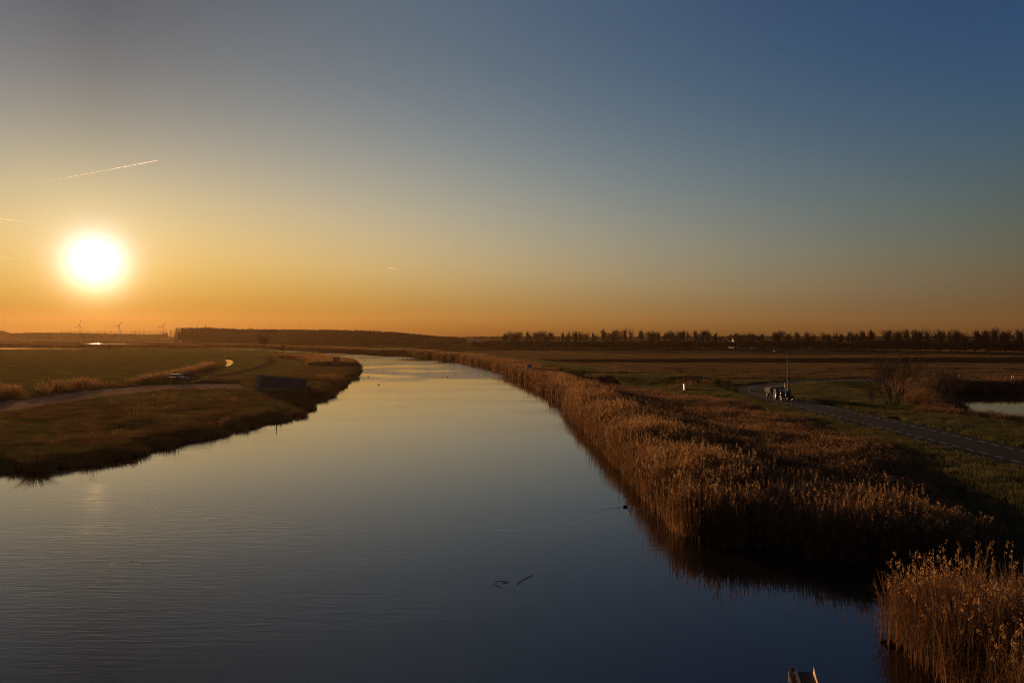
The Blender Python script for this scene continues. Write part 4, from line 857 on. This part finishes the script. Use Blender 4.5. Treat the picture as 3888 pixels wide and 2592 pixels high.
# ------------------------------------------------------------------ steel bracket of the bridge at the bottom edge
def bracket():
    M_y = mat("sun_tinted_steel", (.55, .40, .24), .5, .2, .5, var=.25, vscale=9); M_web = mat("dark_steel", (.05, .038, .03), .7, .2, var=.3, vscale=9)  # flange colour warmed to paint in low sunlight; web steel simply darker
    def P(px, py, d): return Vector(atd(px, py, d))
    O = P(3040, 2560, 8); t = thing("bridge_bracket", O, 0, "cut-off steel bracket with pale flanges at the bottom edge of the photo", "bracket")
    def strip(name, pts, m, th=.012, n=Vector((1, 0, 0)), par=t):
        v = [p - O for p in pts] + [p - O + n * th for p in pts]; k = len(pts)
        return obj(name, MB().add(v, [tuple(range(k)), tuple(range(2 * k - 1, k - 1, -1))] + [(i, i + k, (i + 1) % k + k, (i + 1) % k) for i in range(k)]), m, par)
    strip("left_flange", [P(3001, 2536, 8.05), P(2995, 2552, 8), P(2996, 2592, 7.7), P(3004, 2760, 7.0), P(3018, 2760, 7.1), P(3006, 2592, 7.85), P(3000, 2555, 8.05)], M_y)
    strip("middle_flange", [P(3021, 2531, 8.05), P(3036, 2592, 7.75), P(3065, 2760, 7.0), P(3072, 2760, 7.1), P(3040, 2592, 7.9), P(3026, 2552, 8.1)], M_y, .008)
    strip("web", [P(3003, 2540, 8.15), P(3021, 2538, 8.15), P(3030, 2592, 7.95), P(3062, 2760, 7.2), P(3012, 2760, 7.2), P(3003, 2592, 7.95)], M_web, .01, Vector((0, 1, 0)))
    c = strip("cross_plate", [P(3000, 2553, 7.98), P(3025, 2553, 7.98), P(3027, 2562, 7.93), P(3002, 2562, 7.93)], M_steel, .01, Vector((0, 0, -1))); obj("bolt", MB().lathe([(0, 0), (.009, 0), (.009, .008), (0, .01)], tuple(P(3011, 2556, 7.95) - O), 'z', 6), M_steel, c)
    strip("lower_plate", [P(3030, 2553, 8.2), P(3092, 2555, 8.2), P(3103, 2592, 8.0), P(3150, 2760, 7.2), P(3070, 2760, 7.2), P(3037, 2592, 8.0)], M_web, .012, Vector((0, 0, -1)))
    strip("right_flange", [P(3092.5, 2534, 8.2), P(3104, 2580, 7.95), P(3109, 2592, 7.9), P(3160, 2760, 7.1), P(3150, 2760, 7.2), P(3103, 2592, 8.0), P(3096, 2584, 8.05), P(3090, 2557, 8.2), P(3092, 2552, 8.2)], M_y, .006)
bracket()

# ------------------------------------------------------------------ far houses
M_wall = mat("pale_wall", (.5, .46, .4), .8, var=.1); M_tile = mat("roof_tiles", (.12, .05, .03), .7, var=.2)
def house(px, py, d, w, h, label, rz=.3):
    x = (px - CX) / F_ * d; t = thing("farmhouse", (x, d, .6), rz, label, "house"); obj("wall", MB().box((0, 0, h * .3), (w, w * .6, h * .6)), M_wall, t)
    r = MB().prism([(-w * .32, h * .58), (w * .32, h * .58), (0, h)], -w * .52, w * .52); ro = obj("roof", r, M_tile, t); ro.rotation_euler = (0, 0, R(90)); obj("chimney", MB().box((w * .3, 0, h * .98), (.6, .6, 1.2)), M_tile, ro)
    for k in (-1, 1): obj("window", MB().box((k * w * .25, -w * .302, h * .3), (w * .14, .05, h * .2)), M_glass, t)
house(1806, 1294, 980, 8, 6, "tiny pale farmhouse in the hazy gap right of the dark wood", .9); house(2655, 1291, 520, 9, 7.5, "small house with a sunlit gable behind the bare trees", 1.1); house(2825, 1284, 540, 17, 8.0, "long pale farm building between the bare trees", .1); house(3060, 1297, 520, 8, 6, "small house half hidden behind the row of trees on the right", .8)

# ------------------------------------------------------------------ contrails high in the sky
M_con = D.materials.new("contrail_vapour"); M_con.use_nodes = True
def _con():
    nt = M_con.node_tree; N = nt.nodes; N.remove(N["Principled BSDF"]); t = N.new("ShaderNodeBsdfTranslucent"); t.inputs[0].default_value = (.97, .97, .97, 1); d = N.new("ShaderNodeBsdfDiffuse"); d.inputs[0].default_value = (.97, .97, .97, 1); a = N.new("ShaderNodeAddShader")
    nt.links.new(t.outputs[0], a.inputs[0]); nt.links.new(d.outputs[0], a.inputs[1]); nt.links.new(a.outputs[0], N["Material Output"].inputs[0])
_con()
def contrail(p0, p1, r0, r1, label, Y=21000):
    a = Vector(atd(*p0, Y)); b = Vector(atd(*p1, Y * 1.03)); o = obj("contrail", MB().tube([a.lerp(b, k / 12) - a for k in range(13)], [r0 + (r1 - r0) * k / 12 for k in range(13)], 6), M_con, None, True); o.location = a; tag(o, label, "contrail", "contrails of aircraft")
contrail((143, 697), (603, 610), .3, 4.5, "long bright contrail rising to the right above the sun"); contrail((-20, 829), (138, 846), 2, .6, "short contrail at the left edge level with the sun top"); contrail((-20, 974), (170, 996), 1, .3, "faintest contrail at the left edge beside the sun"); contrail((1470, 1015), (1520, 1022), .9, .5, "tiny contrail dash low over the middle of the horizon")

# ------------------------------------------------------------------ haze
def haze():
    mb = MB(); x0, x1, y0, y1, z0, z1 = -3960, 3960, -3960, 3960, -3.2, 90
    mb.box(((x0 + x1) / 2, (y0 + y1) / 2, (z0 + z1) / 2), (x1 - x0, y1 - y0, z1 - z0)); m = D.materials.new("haze_air"); m.use_nodes = True; N = m.node_tree.nodes; N.remove(N["Principled BSDF"])
    v = N.new("ShaderNodeVolumePrincipled"); v.inputs['Color'].default_value = (.95, .60, .30, 1); v.inputs['Density'].default_value = .00005; v.inputs['Anisotropy'].default_value = .57
    m.node_tree.links.new(v.outputs[0], N["Material Output"].inputs['Volume']); tag(obj("haze", mb, m), kind='stuff', label="pale air haze over the whole landscape", cat="haze")
haze()
